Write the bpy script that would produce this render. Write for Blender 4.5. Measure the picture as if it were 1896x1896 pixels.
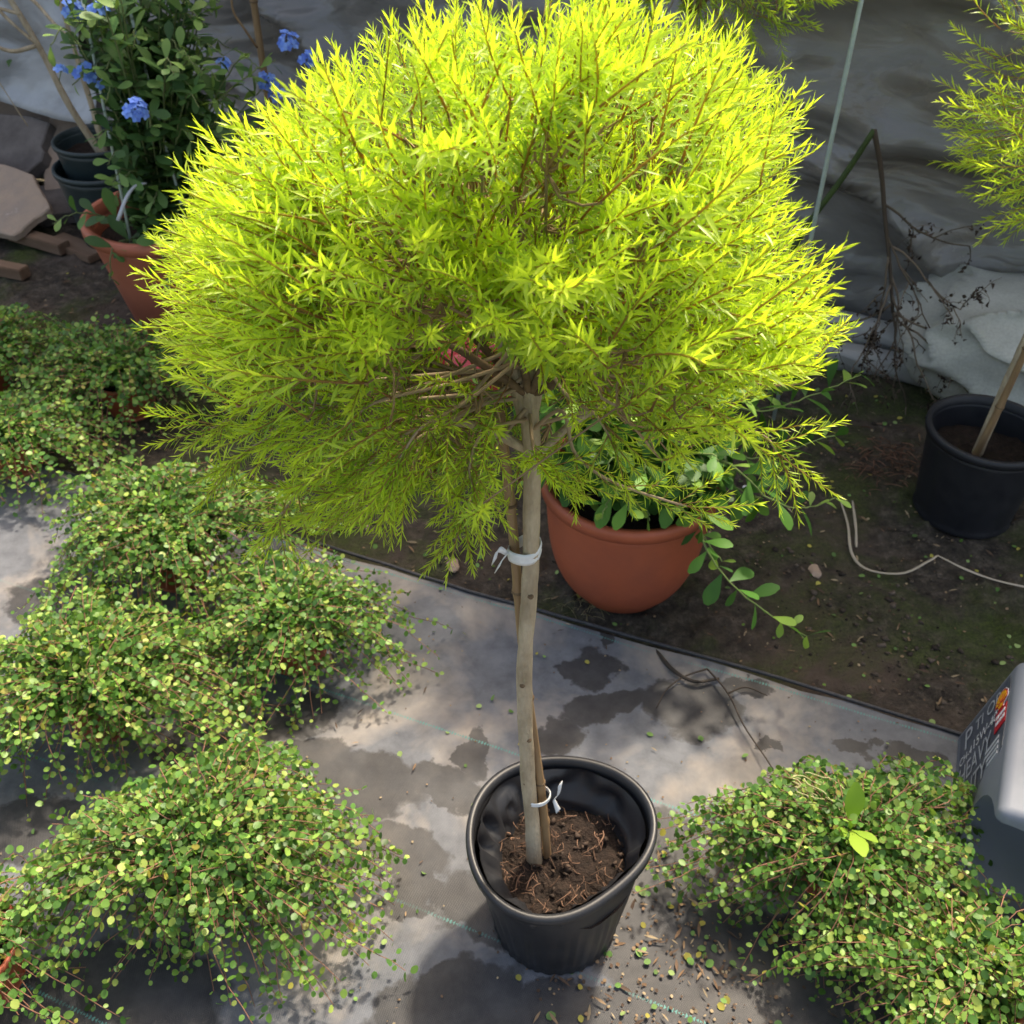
import bpy, bmesh, math, random
import numpy as np
from mathutils import Vector, Matrix, noise as mnoise

# ------------------------------------------------------------------ scene, camera, light
for o in list(bpy.data.objects): bpy.data.objects.remove(o)
S = bpy.context.scene
COL = S.collection
PITCH = math.radians(40); CZ = 1.61
cam = bpy.data.cameras.new('camera'); camo = bpy.data.objects.new('camera', cam); COL.objects.link(camo)
camo.location = (0, 0, CZ); camo.rotation_euler = (math.radians(50), 0, 0)
cam.sensor_width = 36; cam.lens = 36; cam.clip_start = .02; cam.clip_end = 300
cam.dof.use_dof = True; cam.dof.focus_distance = 1.0; cam.dof.aperture_fstop = 15
S.camera = camo
SUN_EL = math.radians(54); SUN_AZ = math.atan2(.52, .854)      # azimuth from +Y towards +X
W = bpy.data.worlds.new('World'); S.world = W; W.use_nodes = True
wn = W.node_tree.nodes; wl = W.node_tree.links
sky = wn.new('ShaderNodeTexSky'); sky.sky_type = 'NISHITA'; sky.sun_disc = False
sky.sun_elevation = SUN_EL; sky.sun_rotation = SUN_AZ; sky.air_density = 1.0; sky.dust_density = 5.0; sky.ozone_density = .6
wn['Background'].inputs[1].default_value = .15
wl.new(sky.outputs[0], wn['Background'].inputs[0])
sun = bpy.data.lights.new('sun', 'SUN'); suno = bpy.data.objects.new('sun', sun); COL.objects.link(suno)
sun.energy = 2.3; sun.angle = math.radians(4.0); sun.color = (1, .965, .90)
sd = Vector((math.sin(SUN_AZ)*math.cos(SUN_EL), math.cos(SUN_AZ)*math.cos(SUN_EL), math.sin(SUN_EL)))
suno.rotation_euler = sd.to_track_quat('Z', 'Y').to_euler(); suno.location = (1, 3, 4)
S.view_settings.view_transform = 'Standard'; S.view_settings.look = 'None'
S.view_settings.exposure = 1.45; S.view_settings.gamma = 1
S.view_settings.use_white_balance = True; S.view_settings.white_balance_temperature = 7700; S.view_settings.white_balance_tint = 10
S.render.engine = 'CYCLES'
S.cycles.max_bounces = 8; S.cycles.diffuse_bounces = 8; S.cycles.transmission_bounces = 8; S.cycles.transparent_max_bounces = 2

rng = np.random.default_rng(7); random.seed(7)
UP = np.array([0, 0, 1.])

# ------------------------------------------------------------------ helpers
def proj(p):
    """photograph pixel (1896 wide) and depth of points, only used to choose which shoots and leaves show largest"""
    p = np.atleast_2d(p); y = p[:, 1]; h = CZ - p[:, 2]
    d = y*math.cos(PITCH) + h*math.sin(PITCH)
    v = (-y*math.sin(PITCH) + h*math.cos(PITCH))/d
    return 948+1896*p[:, 0]/d, 948+1896*v, d

def nrm(a):
    a = np.asarray(a, float); return a/np.maximum(np.linalg.norm(a, axis=-1, keepdims=True), 1e-9)

def frames(z, roll=None, r=rng):
    """rotation matrices (columns x,y,z) with +Z along z"""
    z = nrm(np.atleast_2d(z)); n = len(z)
    t = np.tile([[0., 0, 1]], (n, 1)); t[np.abs(z[:, 2]) > .97] = [1, 0, 0]
    x = nrm(np.cross(t, z)); y = np.cross(z, x)
    if roll is None: roll = r.uniform(0, 6.283, n)
    c, s = np.cos(roll)[:, None], np.sin(roll)[:, None]
    return np.stack([x*c+y*s, y*c-x*s, z], axis=2)

def vnoise(p, seed=0):
    """smooth value noise in numpy, p (n,3)"""
    p = np.asarray(p, float); i = np.floor(p).astype(np.int64); f = p-i; f = f*f*(3-2*f)
    def h(a):
        k = (a[:, 0]*374761393 + a[:, 1]*668265263 + a[:, 2]*2147483647 + seed*1274126177) & 0xffffffff
        k = ((k ^ (k >> 13))*1274126177) & 0xffffffff
        return ((k ^ (k >> 16)) & 0xffff)/65535.*2-1
    r = np.zeros(len(p))
    for dx in (0, 1):
        for dy in (0, 1):
            for dz in (0, 1):
                w = (f[:, 0] if dx else 1-f[:, 0])*(f[:, 1] if dy else 1-f[:, 1])*(f[:, 2] if dz else 1-f[:, 2])
                r += w*h(i+[dx, dy, dz])
    return r
def fbm(p, o=4, seed=0):
    p = np.asarray(p, float); r = 0; a = 1.
    for k in range(o): r = r + a*vnoise(p*2**k+17.3*k, seed+k); a *= .5
    return r

def fmesh(name, V, F, col=None, smooth=True):
    """mesh from numpy arrays; F is one (m,k) array or a list of them"""
    Fs = [np.asarray(f) for f in (F if isinstance(F, list) else [F]) if len(f)]
    me = bpy.data.meshes.new(name); V = np.asarray(V, np.float32)
    me.vertices.add(len(V)); me.vertices.foreach_set('co', V.ravel())
    idx = np.concatenate([f.ravel() for f in Fs]).astype(np.int32)
    tot = np.concatenate([np.full(len(f), f.shape[1]) for f in Fs]).astype(np.int32)
    st = np.concatenate([[0], np.cumsum(tot)[:-1]]).astype(np.int32)
    me.loops.add(len(idx)); me.loops.foreach_set('vertex_index', idx)
    me.polygons.add(len(tot)); me.polygons.foreach_set('loop_start', st)
    me.update(calc_edges=True); me.validate()
    if smooth: me.polygons.foreach_set('use_smooth', np.ones(len(me.polygons), bool))
    if col is not None:
        a = me.color_attributes.new('col', 'FLOAT_COLOR', 'POINT')
        a.data.foreach_set('color', np.c_[col, np.ones(len(col))].astype(np.float32).ravel())
    return me

def link(name, data, m=None, parent=None, M=None):
    o = bpy.data.objects.new(name, data); COL.objects.link(o)
    if m is not None and data is not None and not data.materials: data.materials.append(m)
    if parent is not None: o.parent = parent
    if M is not None: o.matrix_basis = M
    return o
def tag(o, label=None, cat=None, group=None, kind=None):
    if label: o['label'] = label
    if cat: o['category'] = cat
    if group: o['group'] = group
    if kind: o['kind'] = kind
    return o
def thing(name, label, cat, loc, group=None, rz=0):
    o = bpy.data.objects.new(name, None); COL.objects.link(o); o.location = loc; o.rotation_euler.z = rz
    o.empty_display_size = .05
    return tag(o, label, cat, group)
class MB:
    def __init__(s): s.V = []; s.F = {}; s.C = []; s.n = 0
    def add(s, V, F, col=None):
        V = np.asarray(V, float)
        for f in (F if isinstance(F, list) else [F]):
            f = np.asarray(f)
            if len(f): s.F.setdefault(f.shape[1], []).append(f+s.n)
        s.V.append(V); s.n += len(V)
        s.C.append(np.tile(col, (len(V), 1)) if col is not None and np.ndim(col) == 1 else (col if col is not None else np.ones((len(V), 3))))
    def tube(s, P, R, k=6, col=None, cap=True):
        P = np.asarray(P, float); n = len(P); R = np.broadcast_to(R, (n,))
        T = nrm(np.gradient(P, axis=0)); t0 = np.array([1., 0, 0]) if abs(T[0, 0]) < .8 else np.array([0, 1., 0])
        X = nrm(np.cross(T, np.tile(t0, (n, 1)))); Y = np.cross(T, X)
        a = np.arange(k)*6.28318/k
        V = (P[:, None]+R[:, None, None]*(X[:, None]*np.cos(a)[None, :, None]+Y[:, None]*np.sin(a)[None, :, None])).reshape(-1, 3)
        i = np.arange(n-1)[:, None]*k; j = np.arange(k)[None]; j2 = (j+1) % k
        Q = np.stack([i+j, i+j2, i+k+j2, i+k+j], -1).reshape(-1, 4)
        F = [Q]
        if cap: F += [np.array([list(range(k))[::-1]]), np.array([[(n-1)*k+q for q in range(k)]])]
        if col is not None and np.ndim(col) == 2: col = np.repeat(col, k, axis=0)
        s.add(V, F, col)
    def mesh(s, name, smooth=True, col=False):
        return fmesh(name, np.concatenate(s.V), [np.concatenate(f) for f in s.F.values()], np.concatenate(s.C) if col else None, smooth)
    def build(s, name, m, parent=None, col=False, smooth=True):
        return link(name, s.mesh(name, smooth, col), m, parent)

def smooth_path(P, n=12):
    P = np.asarray(P, float); m = len(P); out = []
    Q = np.vstack([2*P[0]-P[1], P, 2*P[-1]-P[-2]])
    t = np.linspace(0, m-1, n); i = np.minimum(t.astype(int), m-2); f = (t-i)[:, None]
    a, b, c, d = Q[i], Q[i+1], Q[i+2], Q[i+3]
    return .5*(2*b+(c-a)*f+(2*a-5*b+4*c-d)*f*f+(3*b-a-3*c+d)*f**3)

def lathe(prof, k=64, fn=None):
    """profile (r,z) list -> verts, quads; fn(V, a, i) may deform"""
    prof = np.asarray(prof, float); n = len(prof); a = np.arange(k)*2*math.pi/k
    r = prof[:, 0][:, None]; z = prof[:, 1][:, None]
    V = np.stack([r*np.cos(a), r*np.sin(a), z+0*a], -1)
    if fn is not None: V = fn(V, a)
    i = np.arange(n-1)[:, None]*k; j = np.arange(k)[None]; j2 = (j+1) % k
    Q = np.stack([i+j, i+j2, i+k+j2, i+k+j], -1).reshape(-1, 4)
    return V.reshape(-1, 3), Q

# ------------------------------------------------------------------ materials
def nodes(name):
    m = bpy.data.materials.new(name); m.use_nodes = True
    nt = m.node_tree; b = nt.nodes['Principled BSDF']
    return m, nt, b
def nnew(nt, t, **kw):
    n = nt.nodes.new(t)
    for k, v in kw.items(): setattr(n, k, v)
    return n
def noise_n(nt, co, scale, detail=4, rough=.55, dist=0):
    n = nnew(nt, 'ShaderNodeTexNoise'); n.inputs['Scale'].default_value = scale; n.inputs['Detail'].default_value = detail
    n.inputs['Roughness'].default_value = rough; n.inputs['Distortion'].default_value = dist
    nt.links.new(co, n.inputs['Vector']); return n
def ramp(nt, fac, stops):
    r = nnew(nt, 'ShaderNodeValToRGB'); e = r.color_ramp.elements
    while len(e) < len(stops): e.new(.5)
    for el, (p, c) in zip(e, stops): el.position = p; el.color = (*c, 1) if len(c) == 3 else c
    nt.links.new(fac, r.inputs[0]); return r
def mixc(nt, fac, a, b, mode='MIX'):
    n = nnew(nt, 'ShaderNodeMix', data_type='RGBA', blend_type=mode)
    for s, v in ((n.inputs[0], fac), (n.inputs[6], a), (n.inputs[7], b)):
        if isinstance(v, (int, float)): s.default_value = v
        elif isinstance(v, tuple): s.default_value = (*v, 1)
        else: nt.links.new(v, s)
    return n.outputs[2]
def mth(nt, op, a, b=0.):
    n = nnew(nt, 'ShaderNodeMath', operation=op)
    for s, v in ((n.inputs[0], a), (n.inputs[1], b)):
        if isinstance(v, (int, float)): s.default_value = v
        else: nt.links.new(v, s)
    return n.outputs[0]
def bump(nt, b, h, strength=.3, dist=.003):
    n = nnew(nt, 'ShaderNodeBump'); n.inputs['Strength'].default_value = strength; n.inputs['Distance'].default_value = dist
    nt.links.new(h, n.inputs['Height']); nt.links.new(n.outputs[0], b.inputs['Normal'])
def setb(b, rough=.5, spec=.5): b.inputs['Roughness'].default_value = rough; b.inputs['Specular IOR Level'].default_value = spec

def mat_plain(name, c1, c2=None, scale=20, rough=.5, spec=.5, bmp=None, c3=None, stretch=(1, 1, 1)):
    m, nt, b = nodes(name); setb(b, rough, spec)
    co = nnew(nt, 'ShaderNodeTexCoord').outputs['Object']
    mp = nnew(nt, 'ShaderNodeMapping'); mp.inputs['Scale'].default_value = stretch; nt.links.new(co, mp.inputs[0]); co = mp.outputs[0]
    n = noise_n(nt, co, scale, 6, .6)
    c2 = c2 or tuple(x*.7 for x in c1)
    st = [(.3, c1), (.68, c2)] + ([(.8, c3)] if c3 else [])
    nt.links.new(ramp(nt, n.outputs[0], st).outputs[0], b.inputs['Base Color'])
    r = nnew(nt, 'ShaderNodeMapRange'); r.inputs[3].default_value = rough*.8; r.inputs[4].default_value = min(1, rough*1.25)
    nt.links.new(n.outputs[0], r.inputs[0]); nt.links.new(r.outputs[0], b.inputs['Roughness'])
    if bmp:
        n2 = noise_n(nt, co, bmp[0], 5); bump(nt, b, n2.outputs[0], bmp[1], bmp[2] if len(bmp) > 2 else .003)
    return m

def mat_leaf(name, trans=.4, rough=.4, spec=.5, tint=1.25):
    """leaf: own colour comes from the mesh, thin-sheet translucency lets sunlight through"""
    m, nt, b = nodes(name); setb(b, rough, spec)
    at = nnew(nt, 'ShaderNodeAttribute', attribute_name='col')
    nt.links.new(at.outputs['Color'], b.inputs['Base Color'])
    t = nnew(nt, 'ShaderNodeBsdfTranslucent')
    tc = mixc(nt, 1., at.outputs['Color'], (tint, tint*1.02, tint*.55), 'MULTIPLY'); nt.links.new(tc, t.inputs[0])
    mx = nnew(nt, 'ShaderNodeMixShader'); mx.inputs[0].default_value = trans
    nt.links.new(b.outputs[0], mx.inputs[1]); nt.links.new(t.outputs[0], mx.inputs[2])
    nt.links.new(mx.outputs[0], nt.nodes['Material Output'].inputs[0])
    return m
def mat_attr(name, rough=.7, spec=.3):
    m, nt, b = nodes(name); setb(b, rough, spec)
    at = nnew(nt, 'ShaderNodeAttribute', attribute_name='col'); nt.links.new(at.outputs['Color'], b.inputs['Base Color'])
    return m

MAT = {}
MAT['gold_leaf'] = mat_leaf('gold_leaf', .56, .36, .5)
MAT['vine_leaf'] = mat_leaf('vine_leaf', .36, .42, .32)
MAT['broad_leaf'] = mat_leaf('broad_leaf', .30, .48, .22)
MAT['petal'] = mat_leaf('petal', .25, .6, .2, 1.0)
MAT['litter'] = mat_attr('litter', .8, .2)
MAT['twig'] = mat_attr('twig', .75, .25)
MAT['bark'] = mat_plain('bark', (.54, .45, .32), (.29, .225, .145), 38, .85, .2, (170, 1., .005), (.34, .35, .20), (1, 1, .35))
MAT['limb'] = mat_plain('limb', (.20, .135, .08), (.10, .065, .04), 60, .85, .2, (200, .5, .002))
MAT['bamboo'] = mat_plain('bamboo', (.36, .235, .12), (.17, .10, .05), 40, .5, .4, (150, .3, .001), None, (1, 1, .1))
MAT['black_plastic'] = mat_plain('black_plastic', (.012, .013, .016), (.022, .023, .026), 18, .42, .42, (60, .12, .002), (.05, .047, .042))
MAT['navy_plastic'] = mat_plain('navy_plastic', (.009, .010, .014), (.015, .016, .02), 30, .5, .45, (400, .3, .001), (.05, .048, .045))
MAT['green_plastic'] = mat_plain('green_plastic', (.012, .024, .026), (.02, .034, .036), 14, .45, .5)
MAT['terracotta'] = mat_plain('terracotta', (.42, .10, .045), (.31, .078, .042), 9, .5, .4, (90, .12, .002), (.42, .21, .15))
MAT['terracotta_pale'] = mat_plain('terracotta_pale', (.42, .13, .075), (.36, .105, .06), 6, .55, .4, (90, .08, .002), (.46, .21, .15))
MAT['potting_soil'] = mat_plain('potting_soil', (.012, .0085, .007), (.032, .021, .016), 70, .95, .2, (160, 1., .008), (.085, .055, .04))
MAT['white_plastic'] = mat_plain('white_plastic', (.75, .76, .76), (.6, .62, .62), 60, .35, .5, (200, .3, .001))
MAT['red_plastic'] = mat_plain('red_plastic', (.52, .03, .035), (.45, .05, .055), 20, .28, .6)
MAT['rod'] = mat_plain('rod', (.42, .50, .45), (.34, .42, .38), 60, .45, .4)
MAT['slab'] = mat_plain('slab', (.40, .29, .21), (.30, .235, .19), 11, .9, .2, (40, .8, .008), (.55, .47, .40))
MAT['slab_dark'] = mat_plain('slab_dark', (.17, .145, .13), (.10, .085, .077), 11, .9, .2, (40, .8, .008))
MAT['wood'] = mat_plain('wood', (.23, .15, .10), (.14, .085, .055), 25, .85, .2, (120, .5, .002), None, (.15, 1, 1))
MAT['cord'] = mat_plain('cord', (.03, .032, .036), (.06, .06, .065), 90, .6, .3)
MAT['cane'] = mat_plain('cane', (.05, .085, .02), (.035, .055, .018), 40, .6, .3)
MAT['dead'] = mat_attr('dead', .9, .1)
MAT['can'] = mat_plain('can', (.17, .19, .225), (.158, .178, .212), 10, .55, .3, (300, .06, .001))
MAT['label'] = mat_plain('label', (.085, .098, .125), (.08, .092, .118), 10, .4, .4)
MAT['print_grey'] = mat_plain('print_grey', (.44, .46, .50), (.40, .42, .46), 30, .45, .3)
MAT['print_white'] = mat_plain('print_white', (.72, .73, .75), (.65, .66, .68), 30, .45, .3)
MAT['print_red'] = mat_plain('print_red', (.50, .02, .03), (.46, .02, .03), 30, .45, .3)
MAT['print_yellow'] = mat_plain('print_yellow', (.82, .40, .02), (.78, .37, .02), 30, .45, .3)

# soil: dark damp earth with moss
def mat_soil():
    m, nt, b = nodes('soil'); setb(b, .85, .25)
    co = nnew(nt, 'ShaderNodeTexCoord').outputs['Object']
    n1 = noise_n(nt, co, 2.2, 6, .65); n2 = noise_n(nt, co, 28, 8, .78); n3 = noise_n(nt, co, 3.1, 7, .65, .4)
    base = ramp(nt, n2.outputs[0], [(.34, (.017, .014, .011)), (.52, (.066, .054, .042)), (.70, (.17, .14, .11))]).outputs[0]
    warm = mixc(nt, ramp(nt, n1.outputs[0], [(.5, (0, 0, 0)), (.66, (1, 1, 1))]).outputs[0], base, (.115, .085, .066))
    mossf = ramp(nt, n3.outputs[0], [(.47, (0, 0, 0)), (.64, (.8, .8, .8))]).outputs[0]
    n4 = noise_n(nt, co, 160, 4)
    moss = ramp(nt, n4.outputs[0], [(.3, (.03, .045, .01)), (.7, (.085, .125, .022))]).outputs[0]
    nt.links.new(mixc(nt, mossf, warm, moss), b.inputs['Base Color'])
    nb = noise_n(nt, co, 70, 8, .75); bump(nt, b, nb.outputs[0], 1., .014)
    nr = nnew(nt, 'ShaderNodeMapRange'); nr.inputs[3].default_value = .6; nr.inputs[4].default_value = 1.; nt.links.new(n1.outputs[0], nr.inputs[0]); nt.links.new(nr.outputs[0], b.inputs['Roughness'])
    return m
MAT['soil'] = mat_soil()

# weed mat: woven grey fabric, pale dried silt, dark damp patches with crisp edges, teal guide threads
ND = (.9245, -.381); NN = (.381, .9245)
def mat_mat():
    m, nt, b = nodes('weed_mat'); setb(b, .6, .22); L = nt.links
    co = nnew(nt, 'ShaderNodeTexCoord').outputs['Object']
    sep = nnew(nt, 'ShaderNodeSeparateXYZ'); L.new(co, sep.inputs[0])
    X, Y = sep.outputs[0], sep.outputs[1]
    def lin(a, c): return mth(nt, 'ADD', mth(nt, 'MULTIPLY', X, a), mth(nt, 'MULTIPLY', Y, c))
    U = lin(*ND); V = lin(*NN)
    # fabric weave
    wv = mth(nt, 'MULTIPLY', mth(nt, 'SINE', mth(nt, 'MULTIPLY', U, 1700.)), mth(nt, 'SINE', mth(nt, 'MULTIPLY', V, 1700.)))
    n1 = noise_n(nt, co, 3.0, 5, .6, .3); n2 = noise_n(nt, co, 22, 6, .7); n3 = noise_n(nt, co, 7, 6, .65, .6)
    fab = ramp(nt, n2.outputs[0], [(.3, (.085, .091, .104)), (.7, (.145, .153, .170))]).outputs[0]
    siltf = ramp(nt, n1.outputs[0], [(.48, (0, 0, 0)), (.64, (.8, .8, .8))]).outputs[0]
    silt = ramp(nt, n3.outputs[0], [(.3, (.36, .305, .25)), (.7, (.26, .24, .22))]).outputs[0]
    dry = mixc(nt, siltf, fab, silt)
    grime = ramp(nt, n3.outputs[0], [(.52, (1, 1, 1)), (.72, (.72, .71, .70))]).outputs[0]
    dry = mixc(nt, 1., dry, grime, 'MULTIPLY')
    # damp patches (real marks on the mat, each with its own outline)
    nd = noise_n(nt, co, 9, 5, .6); va = nnew(nt, 'ShaderNodeVectorMath', operation='MULTIPLY_ADD')
    L.new(nd.outputs['Color'], va.inputs[0]); va.inputs[1].default_value = (.16, .16, 0); va.inputs[2].default_value = (-.08, -.08, 0)
    vb = nnew(nt, 'ShaderNodeVectorMath', operation='ADD'); L.new(co, vb.inputs[0]); L.new(va.outputs[0], vb.inputs[1])
    blobs = [(-.30, 1.135, .17, .085, -20), (-.12, 1.13, .10, .05, -35), (-.075, 1.20, .03, .06, 0), (.155, 1.40, .065, .06, 10), (.20, 1.50, .02, .05, 10), (.36, 1.30, .10, .085, 0),
             (.20, 1.31, .10, .035, 10), (.09, 1.235, .07, .05, 30), (.47, 1.36, .05, .03, 0), (.655, 1.225, .04, .028, -20), (.76, 1.18, .08, .03, -40), (.50, 1.23, .025, .02, 0),
             (-.24, .985, .15, .055, -12), (-.17, .90, .06, .04, 10), (-.03, .90, .10, .08, 0), (-.10, .72, .13, .07, 20), (.10, .70, .16, .06, 0), (.33, 1.0, .17, .065, -10), (.27, .84, .15, .14, 20),
             (-1.0, 1.6, .14, .09, -20), (-.86, 1.02, .12, .07, -10), (-.58, 1.19, .13, .07, -30), (-.62, .72, .2, .12, 0), (.72, 1.12, .10, .04, -30), (-.42, 1.28, .10, .06, 20), (.45, .75, .2, .15, 0), (.8, .9, .2, .1, 0)]
    cur = None
    for cx, cy, rx, ry, an in blobs:
        mp = nnew(nt, 'ShaderNodeMapping', vector_type='TEXTURE'); mp.inputs['Location'].default_value = (cx, cy, 0)
        mp.inputs['Rotation'].default_value = (0, 0, math.radians(an)); mp.inputs['Scale'].default_value = (rx, ry, 1000.)
        L.new(vb.outputs[0], mp.inputs[0])
        ln = nnew(nt, 'ShaderNodeVectorMath', operation='LENGTH'); L.new(mp.outputs[0], ln.inputs[0])
        cur = ln.outputs['Value'] if cur is None else mth(nt, 'MINIMUM', cur, ln.outputs['Value'])
    wet = ramp(nt, cur, [(.88, (1, 1, 1)), (.95, (.55, .55, .55)), (1., (.0, .0, .0))]).outputs[0]
    dark = ramp(nt, n2.outputs[0], [(.3, (.022, .022, .024)), (.75, (.046, .044, .043))]).outputs[0]
    colr = mixc(nt, mth(nt, 'MULTIPLY', wet, mth(nt, 'ADD', .62, mth(nt, 'MULTIPLY', n3.outputs[0], .5))), dry, dark)
    # litter-stained soil spread over the mat at the lower right
    # teal guide threads every 0.35 m
    fr = mth(nt, 'ABSOLUTE', mth(nt, 'SUBTRACT', mth(nt, 'FRACT', mth(nt, 'DIVIDE', mth(nt, 'ADD', V, .472), .351)), .5))
    wob = mth(nt, 'MULTIPLY', mth(nt, 'SINE', mth(nt, 'MULTIPLY', U, 900.)), .004)
    line = mth(nt, 'LESS_THAN', mth(nt, 'ADD', fr, wob), .006)
    dash = mth(nt, 'GREATER_THAN', mth(nt, 'SINE', mth(nt, 'MULTIPLY', U, 1100.)), -.45)
    nl = noise_n(nt, co, 5, 3); fade = ramp(nt, nl.outputs[0], [(.36, (.15, .15, .15)), (.55, (.85, .85, .85))]).outputs[0]
    lf = mth(nt, 'MULTIPLY', mth(nt, 'MULTIPLY', line, dash), fade)
    colr = mixc(nt, lf, colr, (.07, .24, .22))
    L.new(colr, b.inputs['Base Color'])
    rr = nnew(nt, 'ShaderNodeMapRange'); rr.inputs[3].default_value = .62; rr.inputs[4].default_value = .45
    L.new(wet, rr.inputs[0]); L.new(rr.outputs[0], b.inputs['Roughness'])
    h = mth(nt, 'ADD', mth(nt, 'MULTIPLY', wv, .25), mth(nt, 'MULTIPLY', n2.outputs[0], 1.))
    bump(nt, b, h, .35, .002)
    return m
MAT['weed_mat'] = mat_mat()

def mat_sheet(name, c1, c2, c3, rough=.4):
    m, nt, b = nodes(name); setb(b, rough, .5)
    co = nnew(nt, 'ShaderNodeTexCoord').outputs['Object']
    mp = nnew(nt, 'ShaderNodeMapping'); mp.inputs['Scale'].default_value = (.6, 1, 1.4); nt.links.new(co, mp.inputs[0]); co = mp.outputs[0]
    n1 = noise_n(nt, co, 1.7, 6, .6, .6); n2 = noise_n(nt, co, 6, 6, .65, .4); n3 = noise_n(nt, co, 60, 4)
    c = ramp(nt, n1.outputs[0], [(.35, c1), (.65, c2)]).outputs[0]
    c = mixc(nt, ramp(nt, n2.outputs[0], [(.5, (0, 0, 0)), (.7, (.6, .6, .6))]).outputs[0], c, c3)
    nt.links.new(c, b.inputs['Base Color'])
    r = nnew(nt, 'ShaderNodeMapRange'); r.inputs[3].default_value = rough*.7; r.inputs[4].default_value = rough*1.4
    nt.links.new(n2.outputs[0], r.inputs[0]); nt.links.new(r.outputs[0], b.inputs['Roughness'])
    n4 = noise_n(nt, co, 1.9, 2.5, .42, 1.6); n5 = noise_n(nt, co, 9, 4, .5, 1.5)
    bump(nt, b, mth(nt, 'ADD', mth(nt, 'MULTIPLY', n4.outputs[0], 1.), mth(nt, 'MULTIPLY', n5.outputs[0], .06)), .75, .11)
    return m
MAT['wall_sheet'] = mat_sheet('wall_sheet', (.145, .138, .130), (.24, .228, .215), (.19, .155, .12), .24)
MAT['roll_sheet'] = mat_sheet('roll_sheet', (.30, .30, .29), (.36, .36, .35), (.24, .21, .18), .42)
MAT['clear_film'] = mat_sheet('clear_film', (.30, .31, .32), (.38, .39, .40), (.18, .17, .155), .33)
def mat_sack():
    m, nt, b = nodes('woven_sack'); setb(b, .6, .35)
    co = nnew(nt, 'ShaderNodeTexCoord').outputs['Object']
    n1 = noise_n(nt, co, 6, 5); n2 = noise_n(nt, co, 150, 3)
    c = ramp(nt, n1.outputs[0], [(.35, (.37, .375, .335)), (.7, (.50, .50, .45))]).outputs[0]
    nt.links.new(mixc(nt, 1., c, ramp(nt, n2.outputs[0], [(.3, (.82, .82, .82)), (.7, (1, 1, 1))]).outputs[0], 'MULTIPLY'), b.inputs['Base Color'])
    bump(nt, b, n2.outputs[0], .35, .002); return m
MAT['sack'] = mat_sack()

# ------------------------------------------------------------------ ground
def grid(xs, ys, zf):
    X, Y = np.meshgrid(xs, ys); n, m = X.shape
    V = np.stack([X.ravel(), Y.ravel(), zf(X.ravel(), Y.ravel())], 1)
    i = np.arange(n-1)[:, None]*m; j = np.arange(m-1)[None]
    return V, np.stack([i+j, i+j+1, i+m+j+1, i+m+j], -1).reshape(-1, 4)
def mat_off(x, y): return NN[0]*x+NN[1]*y
EDGE = 1.472
def soil_z(x, y):
    p = np.stack([x, y, 0*x], 1)
    clod = np.maximum(0, fbm(p*22, 3, 3)-.15)*.022*(.35+np.clip(fbm(p*2.1, 2, 9)+.4, 0, 1.4))
    near = (np.abs(x) < 4) & (y < 6) & (y > -1)
    z = fbm(p*1.4, 2, 1)*.008+fbm(p*9, 3, 5)*.003+clod
    inner = np.clip((mat_off(x, y)-EDGE)/.05, 0, 1)
    return np.where(near, z*inner-(1-inner)*.012, 0)
xs = np.concatenate([np.linspace(-60, -3.2, 12), np.arange(-3.1, 2.6, .014), np.linspace(2.7, 60, 12)])
ys = np.concatenate([np.linspace(-40, .3, 10), np.arange(.4, 4.8, .014), np.linspace(4.9, 80, 14)])
V, Q = grid(xs, ys, soil_z)
tag(link('soil', fmesh('soil', V, Q), MAT['soil']), kind='structure')
# weed mat sheet, back edge along the row
def mat_z(x, y):
    p = np.stack([x, y, 0*x], 1); return .006+.003*fbm(p*3.5, 3, 21)+.0015*fbm(p*11, 2, 22)
u = np.arange(-3.2, 2.4, .018); v = np.concatenate([np.linspace(-1.2, .35, 20), np.arange(.36, EDGE, .018), [EDGE]])
Ug, Vg = np.meshgrid(u, v); wav = .008*np.interp(Ug, np.linspace(-3.2, 2.4, 60), np.random.default_rng(4).uniform(-1, 1, 60))*(Vg > EDGE-.02)
Xg = Ug*ND[0]+(Vg+wav)*NN[0]; Yg = Ug*ND[1]+(Vg+wav)*NN[1]
n_, m_ = Xg.shape; i = np.arange(n_-1)[:, None]*m_; j = np.arange(m_-1)[None]
Vm = np.stack([Xg.ravel(), Yg.ravel(), mat_z(Xg.ravel(), Yg.ravel())], 1)
tag(link('weed_mat', fmesh('weed_mat', Vm, np.stack([i+j, i+j+1, i+m_+j+1, i+m_+j], -1).reshape(-1, 4)), MAT['weed_mat']), kind='structure')
def GZ(x, y):
    x = np.atleast_1d(np.asarray(x, float)); y = np.atleast_1d(np.asarray(y, float))
    return np.where(mat_off(x, y) < EDGE, mat_z(x, y), soil_z(x, y))
def gz(x, y): return float(GZ(x, y)[0])

# drip line lying along the mat's edge
mb = MB(); us = np.linspace(-3.0, 2.2, 160)
r4 = np.random.default_rng(5); wob = np.interp(us, np.linspace(-3, 2.2, 26), r4.uniform(-.006, .008, 26))
P = np.stack([us*ND[0]+(EDGE+.004+wob)*NN[0], us*ND[1]+(EDGE+.004+wob)*NN[1], 0*us], 1); P[:, 2] = np.maximum(mat_z(P[:, 0], P[:, 1]), soil_z(P[:, 0], P[:, 1]))+.004
mb.tube(P, .0042, 6); o = mb.build('edge_cord', MAT['cord']); tag(o, 'thin black cord running along the back edge of the grey weed mat', 'cord')

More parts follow.
